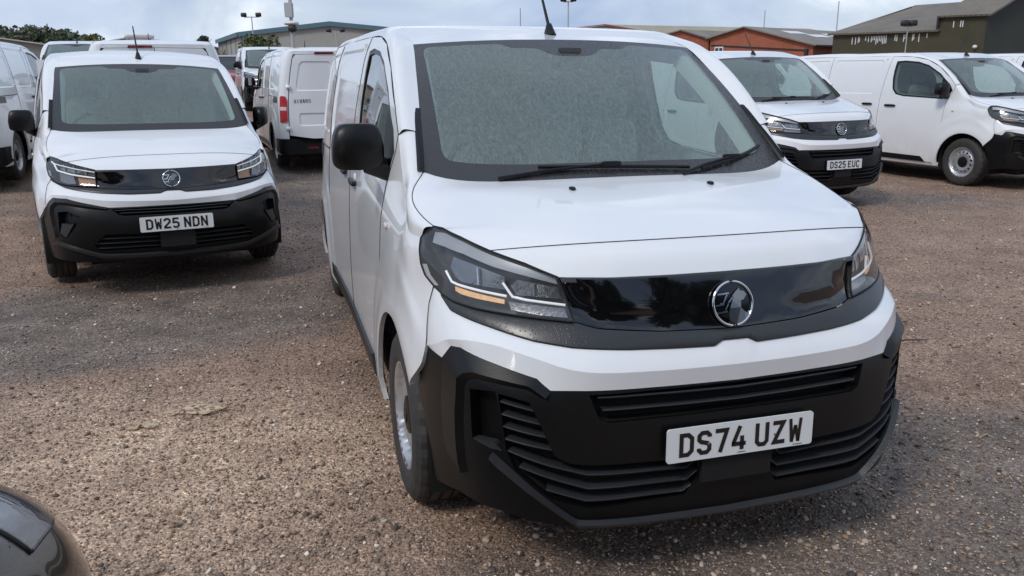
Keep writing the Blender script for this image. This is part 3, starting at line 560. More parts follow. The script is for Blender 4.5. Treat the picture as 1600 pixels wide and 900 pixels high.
    g = Geo().patch(sk, ol, ho, res=.035, off=-.006, thick=.02); bum = g.build('front_bumper', plastic, root)
    for h_ in [ug]+[mir(sp['lgr'], sg) for sg in SG]:
        g = Geo().patch(sk, h_, res=.06, off=-.075, thick=0)
        L = dens(h_, .04); P, Nv = g.normals(sk, L); n = len(L); g.add(np.concatenate([P-Nv*.0262, P-Nv*.075]), [(i, (i+1) % n, n+(i+1) % n, n+i) for i in range(n)]); g.build('grille_recess', voidm, bum)
    def slat(path, sg, hgt=.011, dep=.045, off=-.010):
        p = dens(np.array(path), .03, False)*np.array([sg, 1]); P, Nv = Geo().normals(sk, p); up = np.array([0, 0, hgt/2]); f = P+Nv*off; b_ = P+Nv*(off-dep)
        return Geo().grid(np.stack([b_+up, f+up*1.0, f-up, b_-up*1.6]), flip=None).build('grille_slat', satin, bum)
    for p in sp['uslat']: slat(p, 1, .008)
    for sg in SG:
        for p in sp['lslat']: slat(p, sg, .0072)
        pk = mir(sp['pocket'], sg); g = Geo().patch(sk, pk, res=.05, off=-.05, thick=0); L = dens(pk, .04); P, Nv = g.normals(sk, L); n = len(L); g.add(np.concatenate([P-Nv*.0262, P-Nv*.05]), [(i, (i+1) % n, n+(i+1) % n, n+i) for i in range(n)]); g.build('fog_lamp_pocket', plastic, bum)
        Geo().patch(sk, mir(sp['ledge'], sg), res=.05, off=-.001, thick=.03).build('pocket_ledge', satin, bum)
        rows = [sk.line(r, o, sg, n=.02) for r, o in zip(sp['flare'], (-.004, .011, -.024))]; A = np.stack([resamp(r, 60) for r in rows]); g = Geo(); g.grid(A[:2]); g.grid(A[1:]); g.build('bumper_corner', plastic, bum)
        lp = sk.line(sp['lip'], .0, sg, n=.02); g = Geo(); A = np.stack([resamp(sk.line(sp['lip'], -.006, sg, n=.02), 60), resamp(sk.line(sp['lip'], .014, sg, n=.02)-np.array([0, 0, .004]), 60), resamp(sk.line(sp['lip2'], .012, sg, n=.02), 60), resamp(sk.line([(a, b-.022) for a, b in sp['lip2']], -.010, sg, n=.02), 60)]); g.grid(A[:2]); g.grid(A[1:3]); g.grid(A[2:]); g.build('bumper_lip', satin, bum)
    cb = sk([0], [.43])[0]; g = Geo(); g.box((-.125, cb[1]-.004, .385 if not is_combo else .34), (.125, cb[1]+.06, .468)); g.build('sensor_cover', voidm, bum)
    # ---- emblem: chrome ring with a raised creature head and banner strokes
    ez, er = sp['emb'][1], sp['emb'][2]; P, Nv = Geo().normals(steep, np.array([[0., ez]])); nn = Nv[0]; ori = P[0]+nn*.004; up = np.cross(nn, [1., 0, 0]); up *= 1 if up[2] > 0 else -1; rt = np.array([1., 0, 0])
    E2 = lambda a, b, d=0.: ori+rt*a*er+up*b*er+nn*d
    em = Geo().tube([E2(math.cos(t), math.sin(t), .006) for t in np.linspace(0, 2*math.pi, 49)], .0045, 8, cap=False).build('emblem', chrome, gp)
    g = Geo(); g.add([E2(.98*math.cos(t), .98*math.sin(t), .002) for t in np.linspace(0, 2*math.pi, 33)[:-1]], [tuple(range(32))]); g.build('emblem_disc', gloss, em)
    zz_ = lambda pts: [((a-490)/270., (437-b)/310.) for a, b in pts]
    head = zz_([(300, 590), (420, 560), (440, 500), (478, 400), (500, 345), (480, 335), (530, 275), (590, 225), (600, 262), (650, 272), (690, 322), (640, 392), (600, 402), (590, 500), (640, 560), (700, 600), (650, 680), (520, 738), (380, 712), (430, 670), (340, 615)])
    r2 = delaunay_2d_cdt([Vector(p) for p in head], [(i, (i+1) % len(head)) for i in range(len(head))], [], 1, 1e-6)
    Vh = [E2(v.x, v.y, .006+.006*max(0, 1-math.hypot(v.x-.1, v.y+.3))) for v in r2[0]]; g = Geo(); g.add(Vh, [tuple(f) for f in r2[2]]); g.build('emblem_figure', smoke_chrome, em)
    for st in ([(285, 300), (445, 288)], [(415, 310), (355, 430), (310, 430)], [(250, 455), (370, 440)], [(240, 545), (285, 560), (410, 545)], [(490, 350), (430, 425)], [(430, 437), (380, 525)]):
        P2, F2 = thick_line(zz_(st), .07); g = Geo(); g.add([E2(a, b, .007) for a, b in P2], F2); g.build('emblem_stroke', chrome, em)
    if plate_txt: plate(root, plate_txt, sp['plate_y'], sp['plate_z'], .03)
    # ---- washer nozzles, wipers, antenna
    if not is_combo:
        for sg in SG:
            q = BM(np.array([sg*.335]), np.array([.78]))[0]; Geo().round_box(q+np.array([0, 0, .004]), (.011, .018, .007), .7, 12, 8).build('washer_nozzle', plastic, bon)
    WM = ws_map(sp)
    # ---- windscreen
    w2 = lambda pts, off=0.: (lambda r: r[0]+r[1]*off)(Geo().normals(WM, np.array(pts, float)))
    inner = fillet([(-.905, .105), (-.5, .088), (0, .083), (.5, .088), (.905, .105), (.945, .958), (.44, .962), (.40, .915), (.21, .912), (.17, .865), (.10, .838), (-.10, .838), (-.17, .865), (-.21, .912), (-.40, .915), (-.44, .962), (-.945, .958)], .055, 4)
    ws = Geo().patch(WM, inner, res=.06, off=0., thick=0, sc=(.75, .75)).build('windscreen', wsglass, root)
    Geo().patch(WM, [(-1, .0), (1, .0), (1, 1), (-1, 1)], [inner], res=.05, off=.0, thick=0, sc=(.75, .75)).build('windscreen_border', frit, ws)
    for sg in SG:
        vv = np.linspace(.06, .97, 16); Geo().grid(np.stack([w2([(sg*.975, v) for v in vv], -.012), w2([(sg*(.915+.015*v), v) for v in vv], -.028), w2([(sg*(.90+.015*v), v) for v in vv], -.09)])).build('pillar_trim', trim, ws)
    Geo().box((-.05, sp['wsT'][1]-.10, sp['wsT'][3]-.13), (.05, sp['wsT'][1]+.02, sp['wsT'][3]-.04)).build('camera_housing', dash, ws)
    for (b0, b1, a0) in () if is_combo else (((-.46, .058), (.35, .030), (-.66, .005)), ((.42, .022), (.90, .125), (.30, -.005))):
        bl = w2([(b0[0]+(b1[0]-b0[0])*t, b0[1]+(b1[1]-b0[1])*t) for t in np.linspace(0, 1, 14)], .014); wp = Geo().tube(bl, .0075, 6).build('wiper', plastic, ws)
        k = .48; mb = bl[int(13*k)]; st_ = w2([a0], .012)[0]; Geo().tube([st_, st_*.55+mb*.45+np.array([0, -.004, .012]), mb+np.array([0, -.003, .012])], .008, 6, taper=.005).build('wiper_arm', plastic, wp)
        Geo().round_box(mb+np.array([0, -.003, .012]), (.045, .010, .010), .5, 10, 6).build('wiper_clip', plastic, wp)
    # ---- front wings
    Wedge = lambda v: WM(np.array([1.]), np.array([v]))[0]
    tip = sp['hl'][sp['hl_tip']]
    for sg in SG:
        inn = [sk.line([tip])[0], *[np.array(q) for q in sp['bon_edge3']], Wedge(.08), Wedge(.16), Wedge(sp['wedge'])]; ou = sk.line(sp['ftop']); k = len(ou)
        I = curve(inn, 40); O = curve(ou, 40); Mi = (I+O)/2+np.stack([np.full(40, .010), np.full(40, -.003), np.full(40, .016)], 1)
        A = herm([0, .5, 1], np.stack([O, Mi, I]).reshape(3, -1), np.linspace(0, 1, 9)).reshape(9, 40, 3); g = Geo(); g.grid(mx3(A, sg))
        ho_ = sp['hl'][sp['hl_out']:sp['hl_out']+4] if not is_combo else sp['hl'][1:4]
        a_s = math.degrees(math.atan2(sp['fendF'][-1][1]-ac[1], sp['fendF'][-1][0]-ac[0])); r_ = math.hypot(sp['fendF'][-1][1]-ac[1], sp['fendF'][-1][0]-ac[0])
        zb = sp['zb']; a_e = -math.degrees(math.asin((ac[1]-zb)/ar))
        arcp = arc(ac, ar, a_s, a_e, 22)
        poly = [*sp['ftop'], *sp['door_f'][::-1], (sp['door_f'][0][0]-.01, zb), *arcp[::-1], *sp['fendF'][::-1], *sp['bandEnd'][::-1], *ho_[::-1]]
        arch_off = Geo().patch(arch_map(sk, ac, ar), mir(poly, sg), res=.03, thick=.02); arch_off.V = arch_off.V; g.V += []
        base = len(g.V); g.V += arch_off.V; g.F += [tuple(i+base for i in f) for f in arch_off.F]; g.Nn += arch_off.Nn
        wing = g.build('front_wing', paint, root)
        gap(mx3(sk.line(sp['bandEnd'], .001, n=.02), sg), wing, .0018)
        q = sk.line([sp['lampS']], .004)[0]; Geo().round_box(mx3(q, sg), (.010, .020, .013), .8, 12, 8).build('side_indicator', clearlens, wing)
        # cowl corner trim
        vv = np.linspace(0., .42, 14); hh = .026*np.clip(1-(vv/.42)**1.5, 0, 1)+.001; e_ = w2([(sg*.995, v) for v in vv], .001); Pn = Geo().normals(WM, np.array([(sg*.995, v) for v in vv]))[1]; g = Geo(); g.grid(np.stack([e_, e_+Pn*hh[:, None]+np.array([sg*.012, 0, 0]), e_+Pn*.0+np.array([sg*.028, .004, .004])]), flip=False); g.build('cowl_corner', plastic, wing)
        # wheel arch liner
        for cc_, nm in ((ac, 'arch_liner'), (rc, 'arch_liner')):
            L1 = np.array([(sg*.90, cc_[0]-dy+(ar+.004)*math.cos(t), cc_[1]+(ar+.004)*math.sin(t)) for t in np.linspace(-.35, math.pi+.35, 28)]); L2 = L1.copy(); L2[:, 0] = sg*.55; g = Geo(); g.grid(np.stack([L1, L2]), flip=False); g.add([L2.mean(0), *L2], [(0, i+1, i+2) for i in range(len(L2)-1)]); g.build(nm, under, root)
    # ---- pillars, rails and roof
    re_ = [np.array(q) for q in sp['roof_e']]; ya, zae, zac = sp['roof_a']
    for sg in SG:
        wv = [sp['wedge'], .5, .75, 1.0]; xe = .5*(sp['wsT'][0]+re_[0][0]); inn = [*[Wedge(v) for v in wv], np.array([xe, ya+.03, zae]), *re_]; rl_ = list(sp['rail']); rl_.insert(4, tuple(.6*np.array(rl_[3])+.4*np.array(rl_[4])+np.array([0, .008]))); ou = sk.line(rl_); I = np.array(inn); O = np.array(ou); Mi = (I+O)/2; d = np.stack([np.full(len(I), .022), np.full(len(I), -.012), np.full(len(I), .018)], 1); d[5:] = (.012, 0, .016); d[4] = (.017, -.005, .017); Mi = Mi+d
        I, O, Mi = curve(I, 60), curve(O, 60), curve(Mi, 60); A = herm([0, .5, 1], np.stack([O, Mi, I]).reshape(3, -1), np.linspace(0, 1, 9)).reshape(9, 60, 3); rl = Geo().grid(mx3(A, sg)).build('roof_rail', paint, root)
        gap(mx3(curve(sk.line(sp['rail'][:6], .001), 40), sg), rl, .0022)
        gap(mx3(curve(np.array([sk.line([sp['ftop'][-1]], .001)[0], (np.array(sk.line([sp['ftop'][-1]])[0])+Wedge(sp['wedge']))/2+np.array([.016, -.008, .014]), Wedge(sp['wedge'])]), 8), sg), rl, .0022)
    rows = []; u = np.linspace(-1.02, 1.02, 31)
    rows.append(WM(u, np.ones(31)))
    xe = .5*(sp['wsT'][0]+re_[0][0]); rows.append(np.stack([xe*u, np.full(31, ya)+.03*np.abs(u)**2, zac+(zae-zac)*np.abs(u)**2.5], 1))
    for q, zc_ in zip(re_, sp['roof_c']): rows.append(np.stack([q[0]*u, np.full(31, q[1]), zc_+(q[2]-zc_)*np.abs(u)**2.5], 1))
    A = np.stack(rows); t = np.cumsum([0]+[np.linalg.norm(A[i+1, 15]-A[i, 15]) for i in range(len(A)-1)]); A = herm(t, A.reshape(len(A), -1), np.linspace(0, t[-1], 60)).reshape(60, 31, 3); roof = Geo().grid(A).build('roof', paint, root)
    last = A[-1]; back = sk(np.concatenate([np.linspace(sp['rail'][-1][0], sp['send'], 16), -np.linspace(sp['rail'][-1][0], sp['send'], 16)[::-1][1:]]), np.full(31, sp['rail'][-1][1])); Geo().loft([last[::-1], (last[::-1]+back)/2+np.array([0, .012, .014]), back], 31, 4).build('roof_end', paint, root)
    q = np.array([0, sp['ant_y'], np.interp(sp['ant_y'], A[:, 15, 1], A[:, 15, 2])]); ant = Geo().loft([[q+np.array([.028*math.cos(t), .055*math.sin(t), -.004]) for t in np.linspace(0, 2*math.pi, 13)], [q+np.array([.011*math.cos(t), .016*math.sin(t)+.016, .05]) for t in np.linspace(0, 2*math.pi, 13)]], 13, flip=False).build('antenna', plastic, root)
    Geo().tube([q+np.array([0, .014, .03]), q+np.array([0, .20, .28])], .0085, 8, taper=.005).build('mast', plastic, ant)
    # ---- doors, glass, mirrors, side panels
    for sg in SG:
        rail_d = [p for p in sp['rail'] if p[0] < sp['door_r'][0][0]-.02]
        dp = [*sp['door_f'], *rail_d, *sp['door_r']]; win = sp['win']
        am = arch_map(sk, ac, ar)
        door = Geo().patch(am, mir(dp, sg), [mir(win, sg)], res=.045, thick=.03).build('front_door', paint, root)
        Geo().tube(mx3(sk.line(dp+[dp[0]], .0005, n=.03), sg), .0021, 5, cap=False).build('shut_line', seam, door)
        wi = inset(win, .022); Geo().patch(sk, mir(win, sg), [mir(wi, sg)], res=.06, off=-.004, thick=.012).build('window_seal', plastic, door)
        Geo().patch(sk, mir(wi, sg), res=.09, off=-.010, thick=0).build('window', sideglass, door)
        wh_ = inset(win, .035); xs_ = sp['sailx']; lin = [(max(a, xs_+.06+.55*max(0, b-1.32) if a < xs_+.55 else a), b) for a, b in wh_]; Geo().patch(sk, mir(inset(win, -.05), sg), [mir(lin, sg)], res=.09, off=-.055, thick=.01).build('door_lining', trim, door)
        sail = [p for p in clip_poly(win, sp['sailx'])]; Geo().patch(sk, mir(sail, sg), res=.06, off=.001, thick=.01).build('mirror_sail', plastic, door)
        (h0, h1, hz_) = sp['han'][0]
        def handle(h0, h1, hz_, par):
            a = sk.line([((h0+h1)/2, hz_)], .016)[0]; hd = Geo().round_box(mx3(a, sg), (.012, (h1-h0)/2*.92, .017), .45, 16, 8).build('handle', plastic, par)
            c_ = sk.line([((h0+h1)/2+.01, hz_+.018)], -.004)[0]; Geo().round_box(mx3(c_, sg), (.008, .055, .028), .9, 14, 8).build('handle_recess', cabin, hd)
        handle(h0, h1, hz_, door)
        mc = np.array(sp['mirror']); ms = sp['mscale']
        sh = lambda q: np.array([q[0]*(1-.22*max(0, q[2]/.11))+.010*(q[2] < 0), q[1]+.02*q[0]/.09, q[2]])
        e0 = sk.line([(sp['sailx']-.11, sp['mirror'][2]-.100)], .0)[0]; pv = mx3(e0, sg)
        mg = Geo().round_box(mx3(mc, sg)-pv, np.array((.104, .062, .092))*ms, .36, 28, 16, lambda q: np.array([q[0]*(1-.18*np.clip(q[2]/.094, 0, 1)), q[1]+.02*abs(q[0])/.09, q[2]]))
        mirror = mg.build('door_mirror', plastic, door); mirror.location = pv; mirror['side'] = sg
        arm0 = mc+np.array([-.02, .0, -.070])*ms; A_ = []
        for t in np.linspace(0, 1, 5):
            c_ = arm0*(1-t)+e0*t; hh = (.036+.014*t)*ms; dd = .050*ms+.015*t; A_.append([mx3(c_+np.array([0, dd*math.cos(a), hh*math.sin(a)]), sg)-pv for a in np.linspace(0, 2*math.pi, 15)])
        Geo().grid(np.array(A_), flip=(sg < 0)).build('mirror_arm', plastic, mirror)
        gl_ = mc+np.array([0, .0625, .012])*ms; Geo().round_box(mx3(gl_, sg)-pv, np.array((.076, .006, .070))*ms, .35, 20, 8).build('mirror_glass', chrome, mirror)
        # load side
        s0 = [p for p in sp['door_r']]; zb = sp['zb']; a_e = -math.degrees(math.asin((rc[1]-zb)/ar)); tl = sp['tl']; rd = sp['rdoor']
        sp_poly = [*s0, (s0[-1][0], zb), *arc(rc, ar, 180-a_e, a_e, 24), (tl[0]-.10, zb), (rd[0]-.01, rd[1]), (rd[0]-.01, sp['rail'][-1][1]), sp['rail'][-1], sp['rail'][-2], sp['rail'][-3]]
        ps = [mir(fillet(sp['press'], .07), sg), mir(fillet(sp['press2'], .07), sg)]
        sm = arch_map(sk, rc, ar); side = Geo().patch(sm, mir(sp_poly, sg), ps, res=.06, thick=.02).build('load_side', paint, root)
        for pp in ps:
            inn_ = inset(pp, .014); g = Geo(); a_ = sk.line(dens(inn_+[inn_[0]], .03, False), -.009); b_ = sk.line(dens(pp+[pp[0]], .03, False), 0.); g.loft([resamp(b_, 160), resamp(a_, 160)], 160); g.patch(sk, inn_, res=.10, off=-.009, thick=0); g.build('pressed_panel', paint, side)
        sd = [(sp['han'][1][1]+.9, .32), (sp['han'][1][1]+.9, sp['press'][0][1]+.02)]
        Geo().tube(mx3(sk.line([(sp['press'][0][0]+.06, zb+.06), (sp['press'][0][0]+.06, sp['rail'][-3][1]-.01)], .0005, n=.05), sg), .0028, 5).build('shut_line', seam, side)
        Geo().tube(mx3(sk.line([(sp['press2'][1][0]-.05, 1.16), (sp['press2'][0][0]-.05, 1.15)], .002, n=.05), sg), .006, 6).build('door_track', plastic, side)
        handle(*sp['han'][1], side)
        # lower strip and sill
        Geo().patch(sk, mir(sp['sillstrip'], sg), res=.08, off=.014, thick=.03).build('side_strip', plastic, root)
        sl_ = [(ac[0]+ar*.95, zb-.002), (rc[0]-ar*.95, zb-.002)]; Geo().loft([sk.line([(a, .29) for a, _ in sl_], -.012, sg, n=.1), sk.line([(a, .245) for a, _ in sl_], -.004, sg, n=.1), sk.line([(a, .225) for a, _ in sl_], -.03, sg, n=.1)], 30).build('sill', paint, root)
        # tail
        Geo().patch(sk, mir([(tl[0], tl[2]), (tl[1], tl[2]+.01), (tl[1]-.005, tl[3]-.08), (tl[1]-.04, tl[3]-.01), (tl[0]+.03, tl[3]), (tl[0], tl[3]-.02)], sg), res=.05, off=.018, thick=.03).build('tail_lamp', redlens, root)
        zm = (tl[2]+tl[3])/2-.02; Geo().patch(sk, mir([(tl[0]+.015, zm), (tl[1]-.015, zm), (tl[1]-.015, zm+.055), (tl[0]+.015, zm+.055)], sg), res=.05, off=.021, thick=.01).build('reversing_lamp', clearlens, root)
        e = sp['send']-.004; rp_ = [(rd[0], rd[1]+.06), (e-.35, rd[1]), (e, rd[1]), (e, rd[2]), (rd[0]+.03, rd[2]-.01), (rd[0], rd[2]-.06)]
        wp_ = fillet([(rd[0]+.10, 1.24), (e-.07, 1.24), (e-.07, rd[2]-.11), (rd[0]+.12, rd[2]-.11)], .07); lp_ = fillet([(rd[0]+.16, .70), (e-.03, .70), (e-.03, .90), (rd[0]+.16, .90)], .04)
        rdoor = Geo().patch(sk, mir(rp_, sg), [mir(wp_, sg), mir(lp_, sg)], res=.06, off=.003, thick=.03).build('rear_door', paint, root)
        for pp in (wp_, lp_):
            pp = mir(pp, sg); inn_ = inset(pp, .016); g = Geo(); a_ = sk.line(dens(inn_+[inn_[0]], .03, False), -.009); b_ = sk.line(dens(pp+[pp[0]], .03, False), .003); g.loft([resamp(b_, 120), resamp(a_, 120)], 120); g.patch(sk, inn_, res=.10, off=-.009, thick=0); g.build('pressed_panel', paint, rdoor)
        Geo().tube(mx3(sk.line(rp_+[rp_[0]], .001, n=.04), sg), .003, 5, cap=False).build('shut_line', seam, rdoor)
        for hz_ in (1.30, .665):
            a = sk.line([(rd[0]-.02, hz_)], .012)[0]; Geo().round_box(mx3(a, sg), (.03, .03, .028), .3, 14, 8).build('hinge', paint, rdoor)
        if sg < 0:
            a = sk.line([(e-.04, 1.08)], .015)[0]; Geo().round_box(mx3(a, sg), (.06, .02, .022), .4, 14, 8).build('handle', plastic, rdoor)
        zc0 = rc[1]; b_e = [(rc[0]+ar+.004, .30), (rc[0]+ar*.995, .40), (rc[0]+ar*.94, .50), (tl[0], .505), (rd[0]+.12, .505), (rd[0]+.22, .425), (sp['send'], .425), (sp['send'], .27), (tl[0]+.05, .25)]
        Geo().patch(sk, mir(b_e, sg), res=.06, off=.022, thick=.05).build('rear_bumper', plastic, root)
        Geo().patch(sk, mir([(rd[0]+.26, .345), (rd[0]+.40, .345), (rd[0]+.40, .375), (rd[0]+.26, .375)], sg), res=.06, off=.026, thick=.01).build('rear_reflector', darkred, root)
        wheel(root, sp['wx'], sp['wheel_y'], sp['hubz'], sg, sp['tr']); wheel(root, sp['wx'], sp['rear_y'], sp['hubz'], sg, sp['tr'])
    e = sp['send']
    for sg in SG: Geo().patch(sk, mir([(rd[0]-.03, rd[2]-.005), (e, rd[2]-.005), (e, sp['rail'][-1][1]+.004), (rd[0]-.03, sp['rail'][-1][1]+.004)], sg), res=.06, off=-.002, thick=.02).build('rear_header', paint, root)
    Geo().patch(sk, [(e-.36, rd[2]-.004), (e-.03, rd[2]-.004), (e-.03, rd[2]+.028), (e-.36, rd[2]+.028)], res=.06, off=.014, thick=.02).build('high_brake_lamp', darkred, root)
    if not is_combo:
        q = sk.line([(sp['rdoor'][0]+.21, 1.085)], .006)[0]; text_mesh(Geo(), 'VIVARO', .037, (q, (-1, 0, 0), (0, 0, 1), (0, 1., .02)), stroke=12, gap=11).build('tail_lettering', satin, root)
        for sg in SG: Geo().patch(sk, mir([(5.05, 1.06), (5.40, 1.06), (5.40, 1.14), (5.05, 1.14)], sg), res=.1, off=.008, thick=.02).build('track_cover', satin, root)
    # ---- cabin and underside
    bk = sp['bulk']; rz = sp['roofz']; Geo().box((-.80, bk, .45), (.80, bk+.03, rz-.09)).build('bulkhead', cabin, root)
    xb, yb, dyb, zb_, *_ = sp['wsB']; g = Geo(); u = np.linspace(-1, 1, 21); pr = [(0.02, -.045), (.20, -.03), (.36, -.045), (.44, -.12), (.46, -.40)]; g.grid(np.array([[(xb*1.02*q, yb+dyb*abs(q)**3*.6+a, zb_+b) for q in u] for a, b in pr]), flip=False); g.build('dashboard', dash, root)
    for x in (-.42, .18, .52):
        st_ = Geo().round_box((x, bk-.30, 1.08), (.20 if x < 0 else .165, .07, .33), .4, 20, 12).build('seat', seatm, root); Geo().round_box((x, bk-.27, 1.50), (.12, .05, .085), .5, 16, 10).build('headrest', seatm, st_)
        Geo().round_box((x, bk-.55, .82), (.20 if x < 0 else .165, .26, .08), .4, 16, 8).build('seat_cushion', seatm, st_)
    c_ = np.array([-.42, yb+.60, zb_-.06]); Geo().tube([c_+np.array([.185*math.cos(t), .06*math.sin(t), .175*math.sin(t)]) for t in np.linspace(0, 2*math.pi, 33)], .014, 7, cap=False).build('steering_wheel', dash, root)
    ub = Geo(); L_ = sp['length']; ub.box((-.60, .25, .20), (.60, L_-.15, .55)); ub.box((-.86, sp['wheel_y']+ar+.06, .22), (.86, sp['rear_y']-ar-.06, .45)); ub.box((-.80, sp['rear_y']+ar+.02, .28), (.80, L_-.08, .5)); ub.box((-.70, .16, .24), (.70, .45, .70)); ub.build('underbody', under, root)
    return root
def arch_map(sk, c, r):
    """skin with a soft pressed flare round the wheel arch"""
    def M(S, Z):
        P = sk(S, Z); d = np.hypot(np.abs(S)-c[0], Z-c[1]); b = .016*np.exp(-((d-r-.02)/.085)**2)*np.clip((Z-.2)/.15, 0, 1)+.010*(1/(1+np.exp((d-r-.24)/.018)))
        P[:, 0] += np.sign(P[:, 0])*b*np.clip((np.abs(S)-1.0)/.2, 0, 1); return P
    return M
def inset(poly, d):
    """move an outline inwards by d"""
    p = np.array(poly, float); n = len(p); ar = .5*sum(p[i][0]*p[(i+1) % n][1]-p[(i+1) % n][0]*p[i][1] for i in range(n)); sgn = 1 if ar > 0 else -1; o = []
    for i in range(n):
        a, b, c = p[i-1], p[i], p[(i+1) % n]; e1 = (b-a)/max(np.linalg.norm(b-a), 1e-9); e2 = (c-b)/max(np.linalg.norm(c-b), 1e-9); n1 = np.array([-e1[1], e1[0]])*sgn; n2 = np.array([-e2[1], e2[0]])*sgn; m = n1+n2; m /= max(np.linalg.norm(m), 1e-6); o.append(tuple(b+m*d/max(.4, m@n1)))
    return o
def clip_poly(poly, x):
    """part of an outline with first coordinate below x"""
    o = []; n = len(poly)
    for i in range(n):
        a, b = poly[i], poly[(i+1) % n]
        if a[0] <= x: o.append(a)
        if (a[0] <= x) != (b[0] <= x): t = (x-a[0])/(b[0]-a[0]); o.append((x, a[1]+(b[1]-a[1])*t))
    return o
def headlights(sp, root, lit, is_combo=False):
    sk = sp['skin']; hl = sp['hl']
    for sg in (1, -1):
        o = mir(hl, sg); g = Geo().patch(sk, o, res=.04, off=-.06, thick=0); L = dens(o, .03); P, Nv = g.normals(sk, L); n = len(L); g.add(np.concatenate([P-Nv*.002, P-Nv*.06]), [(i, (i+1) % n, n+(i+1) % n, n+i) for i in range(n)]); h = g.build('headlight', housing, root)
        pt = lambda name, poly, m, off, thick=.004, res=.03: Geo().patch(sk, mir(poly, sg), res=res, off=off, thick=thick).build(name, m, h)
        tb = lambda name, path, r, off, m: Geo().tube(sk.line(path, off, sg, n=.015), r, 6).build(name, m, h)
        if not is_combo:
            pt('lamp_eyelid', [(.955, 1.128), (.894, 1.132), (.817, 1.115), (.728, 1.086), (.621, 1.058), (.540, 1.030), (.540, 1.012), (.62, 1.030), (.73, 1.052), (.82, 1.080), (.90, 1.092), (.965, 1.095)], eyelid, -.014)
            pt('lamp_reflector', [(.71, .985), (.705, 1.025), (.80, 1.055), (.875, 1.07), (.90, 1.03), (.885, 1.0), (.86, .99)], dchrome, -.034); pt('lamp_reflector', [(.545, .968), (.545, 1.002), (.665, 1.018), (.69, 1.0), (.675, .972)], dchrome, -.034)
            for a, b, c_ in ((.79, .99, 1.045), (.62, .972, 1.008)): tb('lamp_divider', [(a, b), (a-.006, c_)], .004, -.024, chrome)
            tb('light_guide', [(.902, 1.016), (.884, .986), (.859, .981), (.78, .973), (.70, .966)], .0042, -.012, drl); tb('light_guide', [(.705, 1.005), (.682, .966), (.645, .960), (.535, .951)], .0042, -.012, drl)
            pt('indicator', [(.882, .972), (.859, .970), (.712, .956), (.714, .944), (.80, .949), (.858, .953), (.884, .959)], amber if lit else amberoff, -.022); pt('lower_reflector', [(.70, .952), (.54, .942), (.536, .918), (.62, .922), (.695, .930)], reflector, -.022)
        else:
            tb('light_guide', [(.93, .972), (.885, .958), (.842, .912), (.70, .886), (.525, .862)], .006, -.012, drl); tb('light_guide', [(.885, .962), (.75, .945), (.53, .905)], .0035, -.014, drl)
            pt('lamp_reflector', [(.82, .918), (.84, .94), (.74, .935), (.535, .895), (.53, .872), (.70, .898)], dchrome, -.034); pt('lower_reflector', [(.84, .895), (.70, .875), (.68, .83), (.75, .825), (.83, .84)], reflector, -.026); pt('indicator', [(.66, .868), (.53, .852), (.53, .815), (.65, .82)], amberoff, -.024)
            for a in (.78, .69, .60): q = sk.line([(a, .955-.14*(.9-a))], -.026, sg)[0]; Geo().round_box(q, (.006, .01, .03), .6, 10, 8).build('lamp_fin', chrome, h)
        Geo().patch(sk, o, res=.035, off=.0015, thick=0).build('lens', lens, h)
        Geo().tube(sk.line(hl+[hl[0]], .001, sg, n=.015), .0035, 5, cap=False).build('lamp_seal', seam, h)
# ------------------------------------------------------------------ ground
def gz(x, y):
    p = np.clip(y-1.3*x-5, 0, 36.); far = .00073*p**2
    return far-.016*np.exp(-((x-.2)**2+(y-4)**2)/12.)
gm = bpy.data.materials.new('gravel_ground'); gm.use_nodes = True; t = gm.node_tree; b = t.nodes['Principled BSDF']; co = N(t, 'ShaderNodeTexCoord')
def ramp(t, fac, stops):
    r = N(t, 'ShaderNodeValToRGB'); e = r.color_ramp.elements
    while len(e) < len(stops): e.new(.5)
    for q, (p, c) in zip(e, stops): q.position = p; q.color = (*c, 1)
    t.links.new(fac, r.inputs[0]); return r.outputs[0]
def noise_(t, vec, sc, det=4., ro=.55, dist=0.): n = N(t, 'ShaderNodeTexNoise', i_Scale=sc, i_Detail=det, i_Roughness=ro, i_Distortion=dist); t.links.new(vec, n.inputs['Vector']); return n.outputs['Fac']
def mixc(t, f, a, b_, mode='MIX'):
    m = N(t, 'ShaderNodeMixRGB', blend_type=mode)
    for i, v in ((0, f), (1, a), (2, b_)):
        if isinstance(v, (int, float)): m.inputs[i].default_value = v
        elif isinstance(v, tuple): m.inputs[i].default_value = (*v, 1)
        else: t.links.new(v, m.inputs[i])
    return m.outputs[0]
ob = co.outputs['Object']
at_ = N(t, 'ShaderNodeAttribute', attribute_name='soil_and_light'); sc_ = N(t, 'ShaderNodeSeparateXYZ'); t.links.new(at_.outputs['Vector'], sc_.inputs[0])   # x: dark wet gravel plus painted van shade, y: pale earth painted sunlit
def edge(v, n, lo=.35, hi=.65): r = N(t, 'ShaderNodeMapRange', clamp=True); r.inputs['From Min'].default_value = lo; r.inputs['From Max'].default_value = hi; t.links.new(m_(t, 'ADD', v, m_(t, 'MULTIPLY', m_(t, 'SUBTRACT', n, .5), .9)), r.inputs['Value']); return r.outputs[0]
earth = ramp(t, noise_(t, ob, 1.6, 8., .68), [(.3, (.19, .125, .091)), (.5, (.285, .192, .144)), (.72, (.39, .277, .214))])
pale = ramp(t, noise_(t, ob, 2.4, 8., .68), [(.3, (.36, .25, .178)), (.55, (.52, .38, .278)), (.75, (.66, .505, .385))])
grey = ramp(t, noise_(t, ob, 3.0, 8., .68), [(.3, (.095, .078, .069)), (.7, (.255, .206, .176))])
n_a = noise_(t, ob, 1.3, 8., .66, .4); n_b = noise_(t, ob, .8, 8., .66, .4)
